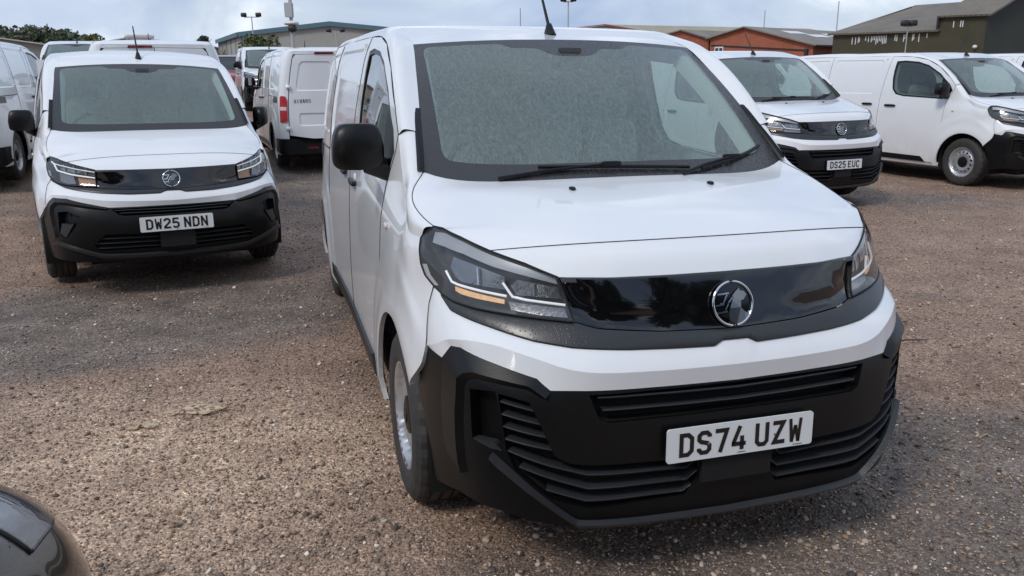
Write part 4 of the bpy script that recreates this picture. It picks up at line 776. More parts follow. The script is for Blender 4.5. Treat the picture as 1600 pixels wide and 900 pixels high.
base = mixc(t, edge(sc_.outputs[0], n_a), mixc(t, edge(sc_.outputs[1], n_b, .25, .8), earth, pale), grey)
vo = N(t, 'ShaderNodeTexVoronoi', i_Scale=80., i_Randomness=1.); t.links.new(ob, vo.inputs['Vector']); vo2 = N(t, 'ShaderNodeTexVoronoi', i_Scale=210., i_Randomness=1.); t.links.new(ob, vo2.inputs['Vector'])
sp_ = N(t, 'ShaderNodeSeparateXYZ'); t.links.new(vo.outputs['Color'], sp_.inputs[0]); sp2 = N(t, 'ShaderNodeSeparateXYZ'); t.links.new(vo2.outputs['Color'], sp2.inputs[0])
cell = ramp(t, sp_.outputs[0], [(0., (.55, .54, .54)), (.55, (.98, .96, .94)), (.88, (1.25, 1.2, 1.15)), (1., (1.9, 1.85, 1.75))]); cell2 = ramp(t, sp2.outputs[0], [(0., (.6, .6, .6)), (.7, (1.05, 1.03, 1.)), (1., (1.7, 1.65, 1.6))])
col = mixc(t, .85, mixc(t, .8, base, cell, 'MULTIPLY'), cell2, 'MULTIPLY'); t.links.new(col, b.inputs['Base Color'])
rg = N(t, 'ShaderNodeMapRange'); rg.inputs['To Min'].default_value = .62; rg.inputs['To Max'].default_value = .9; t.links.new(noise_(t, ob, 1.1, 5.), rg.inputs['Value']); t.links.new(rg.outputs[0], b.inputs['Roughness'])
h1 = m_(t, 'SUBTRACT', 1., vo.outputs['Distance']); h2 = m_(t, 'ADD', m_(t, 'MULTIPLY', h1, 1.), m_(t, 'MULTIPLY', noise_(t, ob, 30., 5., .7), 1.2))
bp = N(t, 'ShaderNodeBump', i_Strength=.7, i_Distance=.008); t.links.new(h2, bp.inputs['Height']); t.links.new(bp.outputs[0], b.inputs['Normal'])
def axis(lo, hi, fine_lo, fine_hi, st, grow=1.25):
    a = list(np.arange(fine_lo, fine_hi+1e-6, st)); d = st; x = fine_hi
    while x < hi: d *= grow; x += d; a.append(x)
    d = st; x = fine_lo
    while x > lo: d *= grow; x -= d; a.insert(0, x)
    return np.array(a)
xs = axis(-2500, 2500, -9, 11, .10); ys = axis(-400, 3000, -1, 15, .10); X, Y = np.meshgrid(xs, ys)
def lumps(X, Y):
    z = np.zeros_like(X); r_ = np.random.default_rng(3)
    for k in range(26):
        f = 1.2*1.16**k; a = r_.uniform(0, 6.28); z += .006/f**.55*np.sin(f*(X*math.cos(a)+Y*math.sin(a))+r_.uniform(0, 6.28))
    return z*.55
nearw = np.clip(1-(np.hypot(X, Y-6)-16)/20, 0, 1)
Zg = gz(X, Y)+lumps(X, Y)*nearw-.002
nx = len(xs); ny = len(ys); idx = np.arange(nx*ny).reshape(ny, nx); F = np.stack([idx[:-1, :-1], idx[:-1, 1:], idx[1:, 1:], idx[1:, :-1]], -1).reshape(-1, 4)
def fast_mesh(name, V, F, m, parent=None, smooth=False):
    me = bpy.data.meshes.new(name); V = np.asarray(V, np.float32); F = np.asarray(F, np.int32); k = F.shape[1]
    me.vertices.add(len(V)); me.vertices.foreach_set('co', V.ravel()); me.loops.add(F.size); me.loops.foreach_set('vertex_index', F.ravel()); me.polygons.add(len(F)); me.polygons.foreach_set('loop_start', np.arange(0, F.size, k, dtype=np.int32)); me.polygons.foreach_set('loop_total', np.full(len(F), k, np.int32))
    if smooth: me.polygons.foreach_set('use_smooth', np.ones(len(F), bool))
    me.materials.append(m); me.update(calc_edges=True); me.validate()
    return link(bpy.data.objects.new(name, me), parent)
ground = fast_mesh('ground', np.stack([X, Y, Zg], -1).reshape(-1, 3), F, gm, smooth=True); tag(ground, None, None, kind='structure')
def blob(cx_, cy_, rx, ry, a=0.): c, s_ = math.cos(a), math.sin(a); u = (X-cx_)*c+(Y-cy_)*s_; v = -(X-cx_)*s_+(Y-cy_)*c; return np.exp(-(u/rx)**2-(v/ry)**2)
wet_and_shade = .95*blob(-2.2, 5.7, 2.6, .95, .25)+.7*blob(-3.2, 4.6, 1.0, .5)+.95*blob(.5, 2.05, 1.5, .75, .25)+.8*blob(2.2, 3.1, .9, 1.0)+.65*blob(-4, 12., 6., 4.5)+.6*blob(5.2, 10.6, 2.2, 1.2)+.35*blob(3.2, 6.0, 1.2, .6)  # dark wet gravel, with the shade around the vans painted in
pale_sunlit = .95*blob(-1.7, 3.2, 1.9, 1.0, .15)+.75*blob(-1.1, 1.9, .9, .5)+.3*blob(3.9, 5.0, 1.0, 1.6)  # pale tan earth, its sunlit tone painted into the colour
at_l = ground.data.attributes.new('soil_and_light', 'FLOAT_VECTOR', 'POINT'); at_l.data.foreach_set('vector', np.stack([np.clip(wet_and_shade, 0, 1), np.clip(pale_sunlit, 0, 1), 0*X], -1).astype(np.float32).ravel())
# loose stones lying on the ground
sm_ = bpy.data.materials.new('loose_stone'); sm_.use_nodes = True; t = sm_.node_tree; b = t.nodes['Principled BSDF']; gi = N(t, 'ShaderNodeNewGeometry')
cr = ramp(t, gi.outputs['Random Per Island'], [(0., (.06, .050, .045)), (.14, (.15, .110, .086)), (.40, (.27, .180, .125)), (.70, (.38, .275, .20)), (.92, (.56, .44, .35)), (1., (.86, .78, .68))])
co = N(t, 'ShaderNodeTexCoord'); t.links.new(mixc(t, .5, cr, ramp(t, noise_(t, co.outputs['Object'], 60., 4.), [(.3, (.55, .55, .55)), (.7, (1.3, 1.3, 1.3))]), 'MULTIPLY'), b.inputs['Base Color']); b.inputs['Roughness'].default_value = .75
PH = (1+5**.5)/2; ICO = np.array([(-1, PH, 0), (1, PH, 0), (-1, -PH, 0), (1, -PH, 0), (0, -1, PH), (0, 1, PH), (0, -1, -PH), (0, 1, -PH), (PH, 0, -1), (PH, 0, 1), (-PH, 0, -1), (-PH, 0, 1)])/math.hypot(1, PH)
ICF = np.array([(0, 11, 5), (0, 5, 1), (0, 1, 7), (0, 7, 10), (0, 10, 11), (1, 5, 9), (5, 11, 4), (11, 10, 2), (10, 7, 6), (7, 1, 8), (3, 9, 4), (3, 4, 2), (3, 2, 6), (3, 6, 8), (3, 8, 9), (4, 9, 5), (2, 4, 11), (6, 2, 10), (8, 6, 7), (9, 8, 1)])
def stones(n, rmin, rmax, sampler, r_):
    P = sampler(n); rad = rmin*(rmax/rmin)**(r_.random(n)**2.2); sc = np.stack([r_.uniform(.7, 1.35, n), r_.uniform(.6, 1.1, n), r_.uniform(.35, .7, n)], 1)*rad[:, None]; a = r_.uniform(0, 6.28, n); tl = r_.normal(0, .25, (n, 2))
    Vv = ICO[None]*sc[:, None]*(1+r_.uniform(-.22, .22, (n, 12, 1))); ca, sa = np.cos(a)[:, None], np.sin(a)[:, None]
    x = Vv[..., 0]*ca-Vv[..., 1]*sa; y = Vv[..., 0]*sa+Vv[..., 1]*ca; z = Vv[..., 2]+x*tl[:, :1]+y*tl[:, 1:]
    zc = gz(P[:, 0], P[:, 1])+lumps(P[:, 0], P[:, 1])+sc[:, 2]*.25
    return np.stack([x+P[:, :1], y+P[:, 1:], z+zc[:, None]], -1)
r_ = np.random.default_rng(11)
def polar(n):
    d = 1.1*(15./1.1)**(r_.random(n)**.82); az = np.radians(r_.uniform(-36, 36, n)); return np.stack([d*np.sin(az), d*np.cos(az)], 1)
Vs = stones(22000, .0045, .0155, polar, r_)
OCT = np.array([(1, 0, 0), (-1, 0, 0), (0, 1, 0), (0, -1, 0), (0, 0, 1), (0, 0, -1)], float); OCF = np.array([(0, 2, 4), (2, 1, 4), (1, 3, 4), (3, 0, 4), (2, 0, 5), (1, 2, 5), (3, 1, 5), (0, 3, 5)])
def grit(n):
    P = polar(n); rad = r_.uniform(.0022, .0062, n)*(.7+.06*np.hypot(P[:, 0], P[:, 1])); sc = np.stack([r_.uniform(.7, 1.5, n), r_.uniform(.6, 1.1, n), r_.uniform(.4, .8, n)], 1)*rad[:, None]; a = r_.uniform(0, 6.28, n); Q = OCT[None]*sc[:, None]*(1+r_.uniform(-.3, .3, (n, 6, 1))); ca, sa = np.cos(a)[:, None], np.sin(a)[:, None]
    return np.stack([Q[..., 0]*ca-Q[..., 1]*sa+P[:, :1], Q[..., 0]*sa+Q[..., 1]*ca+P[:, 1:], Q[..., 2]+(gz(P[:, 0], P[:, 1])+lumps(P[:, 0], P[:, 1])+sc[:, 2]*.4)[:, None]], -1)
Vg = grit(120000)
fast_mesh('gravel', np.concatenate([Vs.reshape(-1, 3), Vg.reshape(-1, 3)]), np.concatenate([(ICF[None]+(np.arange(len(Vs))*12)[:, None, None]).reshape(-1, 3), (OCF[None]+(np.arange(len(Vg))*6)[:, None, None]).reshape(-1, 3)+len(Vs)*12]), sm_); tag(bpy.data.objects['gravel'], 'loose brown and grey gravel strewn over the yard', 'gravel', kind='stuff')
for i in range(46):
    q = stones(1, .014, .026, polar, r_)[0]; c0 = q.mean(0); o = mesh_obj('stone', q-c0, ICF, sm_, ground); o.location = c0
# ------------------------------------------------------------------ place the vans
def pose(o, x, y, yaw, z, roll=0., pitch=0.):
    o.matrix_world = Matrix.Translation((x, y, z)) @ Matrix.Rotation(yaw, 4, 'Z') @ Matrix.Translation((0, 2.5, 0)) @ Matrix.Rotation(pitch, 4, 'X') @ Matrix.Rotation(roll, 4, 'Y') @ Matrix.Translation((0, -2.5, 0))
van = build_van(V, 'delivery_van', None); headlights(V, van, False)
VG = 'white vans parked across the yard'
combo = build_van(C, 'small_van', None, True); headlights(C, combo, False, True)
hero = van
others = {k: copy_tree(van) for k in ('E', 'S', 'VR', 'LE', 'FV', 'BV', 'RV', 'RE', 'LB', 'RF')}
plate(hero, 'DS74 UZW', V['plate_y'], V['plate_z'], .03); pose(hero, .698, 2.391, .2915, -.0156, .0101, -.0046)
for ch in hero.children:
    if ch.name.startswith('headlight'):
        for q in ch.children:
            if q.name.startswith('indicator'): q.data = q.data.copy(); q.data.materials[0] = amber
plate(others['E'], 'DS25 EUC', V['plate_y'], V['plate_z'], .03); pose(others['E'], 3.957, 9.760, .3708, .0198, -.0033, -.0017)
pose(others['S'], 7.70, 11.329, .3734, .0027)
plate(combo, 'DW25 NDN', C['plate_y'], C['plate_z'], .03); pose(combo, -2.5614, 6.1244, .5053, .0416, .0141, -.0032)
pose(others['VR'], -4.634, 17.956, 3.526, .164); pose(others['LE'], -9.026, 15.187, 3.449, .259); pose(others['FV'], -6.691, 24.157, .367, .611); pose(others['BV'], -11.207, 21.423, .325, .724)
pose(others['RV'], -6.75, 15.8, math.pi+.42, .215); pose(others['RE'], 10.3, 12.35, .373, .0); pose(others['LB'], -8.9, 20.6, .37, .56); pose(others['RF'], 9.4, 24.0, .37, .05)
for o in (hero, others['E'], others['S'], others['RE']):
    for d_ in o.children:
        for q in d_.children:
            if q.name.startswith('door_mirror') and q['side'] > 0: q.rotation_euler = (0, 0, R(120))
for d_ in combo.children:
    for q in d_.children:
        if q.name.startswith('door_mirror') and q['side'] > 0: q.rotation_euler = (0, 0, R(72))
LBL = {'H': (hero, 'white van with a wet windscreen and DS74 UZW plate, nearest and largest', None), 'C': (combo, 'small white van with DW25 NDN plate', None),
 'E': (others['E'], 'white van with DS25 EUC plate behind the largest van', VG), 'S': (others['S'], 'white van seen side-on with steel front wheel near the right edge', VG), 'VR': (others['VR'], 'white van seen from behind with dark tail lettering and red tail lamp', VG),
 'LE': (others['LE'], 'white van cut by the left edge, rear wheel showing', VG), 'FV': (others['FV'], 'white van facing the camera in front of the grey warehouse bush', VG), 'BV': (others['BV'], 'white van facing the camera, partly hidden behind the small van roof', VG),
 'RV': (others['RV'], 'white van behind the small van, its high brake lamp showing', VG), 'RE': (others['RE'], 'white van at the far right edge behind the side-on van', VG), 'LB': (others['LB'], 'distant white van under a white roof light bar', VG), 'RF': (others['RF'], 'white van whose roof shows behind the side-on van', VG)}
for o, l, g_ in LBL.values(): tag(o, l, 'van', g_)
# ------------------------------------------------------------------ dark van corner beside the camera
DS = np.array([(0, .45, .50), (.03, .60, .60), (.10, .73, .69), (.22, .815, .76), (.45, .87, .835), (.8, .895, .90), (1.1, .90, .95), (1.35, .90, .98), (3.5, .90, .98), (3.9, .87, .95), (4.1, .78, .86), (4.18, .60, .70)])
def car_map(th, y):
    q = herm(DS[:, 0], DS[:, 1:], y); c, s_ = np.cos(th), np.sin(th); n = 2/3.2
    return np.stack([q[:, 0]*np.sign(c)*np.abs(c)**n, y, .25+(q[:, 1]-.25)*np.abs(s_)**n], 1)
dk = empty('dark_car', 'black car whose wet rounded wing shows at the bottom left corner', 'car'); th = np.linspace(0, math.pi, 61); yy = np.concatenate([np.linspace(0, .5, 26), np.linspace(.55, 4.18, 46)]); TT, YY = np.meshgrid(th, yy); A = car_map(TT.ravel(), YY.ravel()).reshape(len(yy), 61, 3)
g = Geo(); g.grid(A); g.add([*A[0]], [tuple(range(61))]); g.add([*A[-1]], [tuple(range(61))]); body_ = g.build('body', darkpaint, dk)
GS = np.array([(1.25, .80, .98), (1.6, .745, 1.18), (2.0, .69, 1.38), (2.6, .67, 1.44), (3.3, .67, 1.39), (3.9, .72, 1.02)])
def glass_map(th, y): q = herm(GS[:, 0], GS[:, 1:], y); c, s_ = np.cos(th), np.sin(th); return np.stack([q[:, 0]*np.sign(c)*np.abs(c)**.5, y, .93+(q[:, 1]-.93)*np.abs(s_)**.5], 1)
yy = np.linspace(1.25, 3.9, 40); TT, YY = np.meshgrid(th, yy); A = glass_map(TT.ravel(), YY.ravel()).reshape(40, 61, 3); Geo().grid(A).build('glasshouse', gloss, dk); Geo().grid((A+np.array([0, 0, .006]))[14:34, 14:47]).build('roof', darkpaint, dk)
for k in (0, 1):
    t0, t1 = (.55, 1.02) if k == 0 else (math.pi-1.02, math.pi-.55); tm = (t0+t1)/2; cp_ = lambda pts: car_map(np.array([p[0] for p in pts]), np.array([p[1] for p in pts]))
    TT, YY = np.meshgrid(np.linspace(t0, t1, 12), np.linspace(.13, .46, 12)); hl_ = Geo().grid(car_map(TT.ravel(), YY.ravel()).reshape(12, 12, 3)*np.array([1.004, 1, 1.004])).build('headlight', reflector, dk); Geo().grid(car_map(TT.ravel(), YY.ravel()).reshape(12, 12, 3)*np.array([1.010, 1, 1.010])).build('lens', lens, hl_)
    ed = [(t0, .13), (t1, .13), (t1, .46), (t0, .46), (t0, .13)]; Geo().tube(cp_(dens(ed, .04, False))*1.003, .004, 5).build('lamp_seal', seam, hl_)
    tb_ = 1.06 if k == 0 else math.pi-1.06; Geo().tube(cp_([(tb_, y_) for y_ in np.linspace(.3, 1.3, 24)]), .003, 5).build('shut_line', seam, body_)
    for wy in (.80, 3.35): wheel(dk, .885, wy, .31, 1 if k == 0 else -1, .32)
    for wy in (.80, 3.35): Geo().lathe([(.35, .0), (.37, .012), (.38, 0)], ((1 if k == 0 else -1)*.885, wy, .33), 32).build('arch_trim', plastic, dk)
pose(dk, -1.90, 1.90, math.pi+.15, 0.)
# ------------------------------------------------------------------ buildings
def wavy(name, c0, c1, scale, axis='X', rough=.7, patchy=.25):
    """corrugated sheet: fine ribs as relief, blotchy weathering"""
    m = bpy.data.materials.new(name); m.use_nodes = True; t = m.node_tree; b = t.nodes['Principled BSDF']; co = N(t, 'ShaderNodeTexCoord')
    wv = N(t, 'ShaderNodeTexWave', bands_direction=axis, i_Scale=scale); t.links.new(co.outputs['Object'], wv.inputs['Vector'])
    cl = ramp(t, noise_(t, co.outputs['Object'], patchy, 5., .65), [(.35, c0), (.65, c1)]); t.links.new(mixc(t, .25, cl, ramp(t, wv.outputs['Fac'], [(0., (.55, .55, .55)), (1., (1.1, 1.1, 1.1))]), 'MULTIPLY'), b.inputs['Base Color']); b.inputs['Roughness'].default_value = rough
    bp = N(t, 'ShaderNodeBump', i_Strength=.6, i_Distance=.05); t.links.new(wv.outputs['Fac'], bp.inputs['Height']); t.links.new(bp.outputs[0], b.inputs['Normal']); return m
clad_grey = wavy('grey_cladding', (.36, .36, .33), (.41, .40, .37), 3., 'X'); clad_green = wavy('green_cladding', (.060, .055, .030), (.095, .085, .045), 7., 'Y'); clad_dark = wavy('dark_cladding', (.030, .036, .030), (.04, .045, .036), 7., 'X')
roof_br = wavy('brown_roof', (.15, .125, .10), (.21, .18, .145), 2., 'X', patchy=.4); roof_bg = wavy('beige_roof', (.36, .32, .24), (.46, .41, .32), 2., 'X'); roof_gr = wavy('grey_roof', (.20, .18, .155), (.27, .245, .215), 2., 'X', patchy=.5)
trimm = mat('teal_trim', (.08, .15, .19), .5); shedw = mat('tan_wall', (.26, .235, .19), .8, noise=.15, nscale=.4); shedr = mat('pale_roof', (.50, .49, .46), .6, noise=.08, nscale=.3); bluem = mat('blue_sign', (.02, .035, .16), .4)
redtrim = mat('red_trim', (.28, .07, .05), .6); whitem = mat('white_gloss', (.75, .76, .76), .35); glassd = mat('window_dark', (.02, .025, .03), .1); polem = mat('galvanised', (.42, .43, .44), .6, noise=.15, nscale=4); blackm = mat('black_metal', (.02, .02, .022), .5)
brick_m = bpy.data.materials.new('red_brick'); brick_m.use_nodes = True; t = brick_m.node_tree; b = t.nodes['Principled BSDF']; co = N(t, 'ShaderNodeTexCoord')
br = N(t, 'ShaderNodeTexBrick', i_Scale=4.4); br.inputs['Color1'].default_value = (.40, .115, .06, 1); br.inputs['Color2'].default_value = (.32, .09, .05, 1); br.inputs['Mortar'].default_value = (.28, .19, .15, 1); br.inputs['Mortar Size'].default_value = .012
mpb = N(t, 'ShaderNodeMapping'); mpb.inputs['Rotation'].default_value = (R(90), 0, 0); t.links.new(co.outputs['Object'], mpb.inputs[0]); t.links.new(mpb.outputs[0], br.inputs['Vector'])
t.links.new(mixc(t, .6, br.outputs['Color'], ramp(t, noise_(t, co.outputs['Object'], .5, 5., .7), [(.3, (.6, .58, .55)), (.6, (1.1, 1.05, 1.))]), 'MULTIPLY'), b.inputs['Base Color']); b.inputs['Roughness'].default_value = .85
def slab3(name, quad, th, m, parent):
    """a flat sheet of real thickness from four (or more) corner points"""
    q = np.array(quad, float); n = np.cross(q[1]-q[0], q[2]-q[0]); n /= np.linalg.norm(n); k = len(q); Vq = np.concatenate([q, q-n*th]); F = [tuple(range(k)), tuple(range(2*k-1, k-1, -1))]+[(i, i+k, (i+1) % k+k, (i+1) % k) for i in range(k)]
    return mesh_obj(name, Vq, F, m, parent)
def gable(name, label, L, P, Rr, depth, wallm, roofm, trim_=None, cat='building', over=.35, sidewall=None):
    """gabled shed: L, P, Rr = left eave, peak and right eave of the near gable (x, y, z); depth = plan vector of the ridge"""
    L, P, Rr = [np.array(q, float) for q in (L, P, Rr)]; D = np.array([*depth, 0.]); c = np.array([P[0], P[1], 0]); root = empty(name, label, cat, loc=tuple(c)); f = lambda q: np.array(q)-c; g0 = lambda q: np.array([q[0], q[1], -.3])
    slab3('gable_wall', [f(g0(L)), f(g0(Rr)), f(Rr), f(P), f(L)], .25, wallm, root); slab3('gable_wall', [f(g0(L)+D), f(L+D), f(P+D), f(Rr+D), f(g0(Rr)+D)], .25, wallm, root)
    sw = sidewall or wallm; slab3('side_wall', [f(g0(L)+D), f(g0(L)), f(L), f(L+D)], .25, sw, root); slab3('side_wall', [f(g0(Rr)), f(g0(Rr)+D), f(Rr+D), f(Rr)], .25, sw, root)
    u = D/np.linalg.norm(D)*over; up = np.array([0, 0, .12]); dl = (L-P)/np.linalg.norm(L-P)*over; dr = (Rr-P)/np.linalg.norm(Rr-P)*over
    slab3('roof', [f(L+dl-u+up), f(P-u+up), f(P+D+u+up), f(L+dl+D+u+up)], .10, roofm, root); slab3('roof', [f(P-u+up), f(Rr+dr-u+up), f(Rr+dr+D+u+up), f(P+D+u+up)], .10, roofm, root)
    if trim_ is not None:
        th_ = .36 if trim_ is trimm else .12
        for a, b_ in ((L+dl, P), (P, Rr+dr)): slab3('fascia', [f(a-u*1.05+up*.9-[0, 0, th_]), f(b_-u*1.05+up*.9-[0, 0, th_]), f(b_-u*1.05+up*1.3), f(a-u*1.05+up*1.3)], .05, trim_, root)
        slab3('fascia', [f(L+dl*1.1+D+up*.9-[0, 0, .36]), f(L+dl*1.1+up*.9-[0, 0, .36]), f(L+dl*1.1+up*1.3), f(L+dl*1.1+D+up*1.3)], .05, trim_, root)
    return root, f
wh, f = gable('warehouse', 'grey clad warehouse with low gable and teal roof trim', (-25.3, 80, 5.5), (-16.96, 80, 6.35), (-8.6, 80, 5.5), (-7.6, 16.), clad_grey, roof_gr, trimm)
for q in np.linspace(0, 1, 6)[1:-1]: p = np.array([-25.3, 80, 0])+np.array([-7.6, 16., 0])*q; slab3('cladding_joint', [f((p[0]-.06, p[1], 0)), f((p[0]-.06-.05, p[1]+.11, 0)), f((p[0]-.06-.05, p[1]+.11, 5.3)), f((p[0]-.06, p[1], 5.3))], .03, trimm, wh)
slab3('downpipe', [f((-25.36, 79.95, 0)), f((-25.2, 79.95, 0)), f((-25.2, 79.95, 5.4)), f((-25.36, 79.95, 5.4))], .1, trimm, wh)
ba_, f = gable('grey_workshop', 'pale workshop with beige roof and thin red verge', (6.0, 85, 5.75), (9.83, 85, 6.15), (15.1, 85, 5.25), (24., 12.), clad_grey, roof_bg, redtrim)
b1, f = gable('brick_workshop', 'smaller brick gable left of the brick gable with window', (12.3, 72.1, 4.35), (14.67, 72.1, 4.98), (16.9, 72.1, 4.33), (24., 20.), brick_m, roof_gr, None)
b2, f = gable('brick_workshop', 'wide brick gable with a white window and long grey roof', (17.05, 72., 4.33), (19.4, 69.9, 5.08), (23.7, 66.05, 3.55), (20., 18.), brick_m, roof_gr, None)
A0 = np.array([17.05, 72., 0]); A1 = np.array([23.7, 66.05, 0]); ud = (A1-A0)/np.linalg.norm(A1-A0); nd = np.array([ud[1], -ud[0], 0]); nd = nd if nd[1] < 0 else -nd
def on_wall(a, z, o=.05): return f(A0+ud*a+nd*o+np.array([0, 0, z]))
wn = slab3('window', [on_wall(.45, 2.65, .06), on_wall(1.25, 2.65, .06), on_wall(1.25, 3.65, .06), on_wall(.45, 3.65, .06)], .08, whitem, b2)
for a in (.53, .90): slab3('pane', [on_wall(a, 2.75, .075), on_wall(a+.27, 2.75, .075), on_wall(a+.27, 3.55, .075), on_wall(a, 3.55, .075)], .03, glassd, wn)
slab3('cable_run', [on_wall(.1, 3.72), on_wall(8.6, 3.10), on_wall(8.6, 3.22), on_wall(.1, 3.84)], .06, blackm, b2); slab3('post', [on_wall(8.3, 0., .2), on_wall(8.55, 0., .2), on_wall(8.55, 3.3, .2), on_wall(8.3, 3.3, .2)], .2, blackm, b2)
RP = np.array([19.4, 69.9, 5.08]); RE_ = np.array([23.7, 66.05, 3.55]); DD = np.array([20., 18., 0.])
for a, b_, w_ in ((.12, .22, .10), (.20, .40, .10), (.34, .30, .10), (.5, .5, .1), (.55, .25, .1)):
    p = lambda s_, t_: f(RP+(RE_-RP)*s_+DD*t_+np.array([0, 0, .16])); slab3('roof_light', [p(b_, a), p(b_+.16, a), p(b_+.16, a+w_), p(b_, a+w_)], .03, whitem, b2)
# green shed: low range and taller range
G0 = np.array([24.4, 64., 0]); G1 = np.array([28.32, 56., 0]); G2 = np.array([29.75, 53.1, 0]); bk_ = np.array([8., 3.94, 0.])/math.hypot(8, 3.94)
gs = empty('green_shed', 'long green corrugated shed with a stepped brown roof', 'building', loc=tuple(G1)); f = lambda q: np.array(q)-G1; zu = lambda z: np.array([0, 0, z])
slab3('wall', [f(G0-zu(.3)), f(G1-zu(.3)), f(G1+zu(4.1)), f(G0+zu(4.3))], .2, clad_green, gs); slab3('wall', [f(G1-zu(.3)), f(G2-zu(.3)), f(G2+zu(4.9)), f(G1+zu(5.0))], .2, clad_green, gs)
W_ = 15.; slab3('gable_wall', [f(G2-zu(.3)), f(G2+bk_*W_-zu(.3)), f(G2+bk_*W_+zu(4.9)), f(G2+bk_*W_/2+zu(8.2)), f(G2+zu(4.9))], .2, clad_dark, gs); slab3('gable_wall', [f(G0+bk_*10-zu(.3)), f(G0-zu(.3)), f(G0+zu(4.3)), f(G0+bk_*8+zu(6.4))], .2, clad_dark, gs)
e1 = (G0-G1)/np.linalg.norm(G0-G1); slab3('roof', [f(G0+e1*.3-bk_*.3+zu(4.30)), f(G1-e1*.1-bk_*.3+zu(4.15)), f(G1-e1*.1+bk_*9+zu(6.45)), f(G0+e1*.3+bk_*9+zu(6.6))], .12, roof_br, gs); slab3('roof', [f(G1-bk_*.3+zu(5.02)), f(G2-e1*.4-bk_*.3+zu(4.92)), f(G2-e1*.4+bk_*W_/2+zu(8.4)), f(G1+bk_*W_/2+zu(8.5))], .12, roof_br, gs)
slab3('roof_step', [f(G1-bk_*.25+zu(4.1)), f(G1+bk_*9+zu(6.3)), f(G1+bk_*W_/2+zu(8.4)), f(G1-bk_*.25+zu(5.0))], .1, clad_dark, gs)
dirs = (G1-G0)/np.linalg.norm(G1-G0); rr = np.random.default_rng(5)
for a in [1.8, 2.1, 2.35, 2.45, 3.0, 3.25, *np.arange(3.5, 4.8, .14), 5.5, 5.65, 6.2, 6.3, 6.9, 7.0, 7.4, 8.0]:
    h_ = rr.uniform(.25, .55); p = G0+dirs*a-bk_*.02; slab3('peeled_strip', [f(p+zu(3.95-h_)), f(p+dirs*.06+zu(3.95-h_)), f(p+dirs*.06+zu(3.98)), f(p+zu(3.98))], .02, whitem, gs)
for a in (.95, 1.45, 1.6): p = G1+dirs*a-bk_*.02; slab3('peeled_strip', [f(p+zu(4.25)), f(p+dirs*.06+zu(4.25)), f(p+dirs*.06+zu(4.65)), f(p+zu(4.65))], .02, whitem, gs)
Geo().round_box(f(G1+dirs*2.75-bk_*.15+zu(3.0)), (.13, .13, .11), .8, 14, 8).build('wall_lamp', whitem, gs); Geo().tube([f(G1+bk_*3+zu(6.2)), f(G1+bk_*3+zu(8.0))], .09, 8).build('flue', blackm, gs)
# low sheds on the left
sh, f = gable('low_shed', 'long low shed with pale roof and blue sign, far left', (-52., 72., 3.9), (-46., 76., 5.1), (-38.5, 79., 3.9), (-16., 24.), shedw, shedr, None)
p0 = np.array([-44.5, 76.2, 0]); d0 = np.array([6.0, 2.4, 0])/6.46; slab3('fascia_sign', [f(p0+zu(2.2)-[0, .5, 0]), f(p0+d0*3.6+zu(2.2)-[0, .5, 0]), f(p0+d0*3.6+zu(2.9)-[0, .5, 0]), f(p0+zu(2.9)-[0, .5, 0])], .08, bluem, sh)
sh2, f = gable('low_shed', 'pale shallow-roofed shed standing between the wood and the vans', (-47., 92., 4.8), (-41., 92., 5.75), (-33.5, 92., 4.9), (-4., 26.), shedw, shedr, None)
# ------------------------------------------------------------------ posts and lamps
def post(name, label, x, y, h, r=.07, cat='pole'): o = empty(name, label, cat, loc=(x, y, float(gz(x, y)))); Geo().tube([(0, 0, 0), (0, 0, h)], r, 8, taper=r*.7).build('shaft', polem, o); return o
cp = post('camera_mast', 'thick steel mast carrying a dome security camera and boxes', -9.7, 38., 8.5, .095, 'mast')
Geo().round_box((0, 0, 2.95), (.30, .28, .10), .5, 16, 8).build('camera_housing', whitem, cp); Geo().round_box((.05, -.1, 2.72), (.20, .20, .17), .9, 16, 10).build('camera_dome', blackm, cp); Geo().box((-.22, -.22, 3.2), (.10, .12, 3.8)).build('control_box', polem, cp); Geo().box((-.26, -.16, 4.75), (.22, .2, 5.25)).build('junction_box', clearlens, cp); Geo().box((-.16, -.18, 4.22), (.18, .16, 4.40)).build('mast_clamp', polem, cp)
def flood(name, label, x, y, h, sp_=.5, r=.06):
    o = post(name, label, x, y, h, r, 'lamp post'); Geo().tube([(-sp_, 0, h-.05), (sp_, 0, h-.05)], .04, 6).build('cross_arm', polem, o)
    for k in (-1, 1): Geo().round_box((k*sp_, -.1, h+.12), (.22, .16, .17), .35, 12, 8).build('floodlight', blackm, o)
flood('floodlight_post', 'twin floodlight post left of the grey warehouse bush', -21.1, 70., 5.4, .6); flood('floodlight_post', 'twin floodlight post in front of the grey warehouse gable', -15.3, 75., 4.4, .6); flood('floodlight_post', 'floodlight post rising above the nearest van roof', 4.13, 60., 5.55, .35); flood('floodlight_post', 'twin floodlight post in front of the green shed', 23.4, 50., 4.0, .24, .04)
post('thin_pole', 'thin dark pole above the nearest van roof, left of its antenna', .77, 60., 5.1, .05); post('thin_pole', 'thin pole behind the wide brick gable', 27.5, 92., 7.0, .07); post('thin_pole', 'thin pole by the green shed end of the brick roofs', 34.6, 90., 7.7, .08)
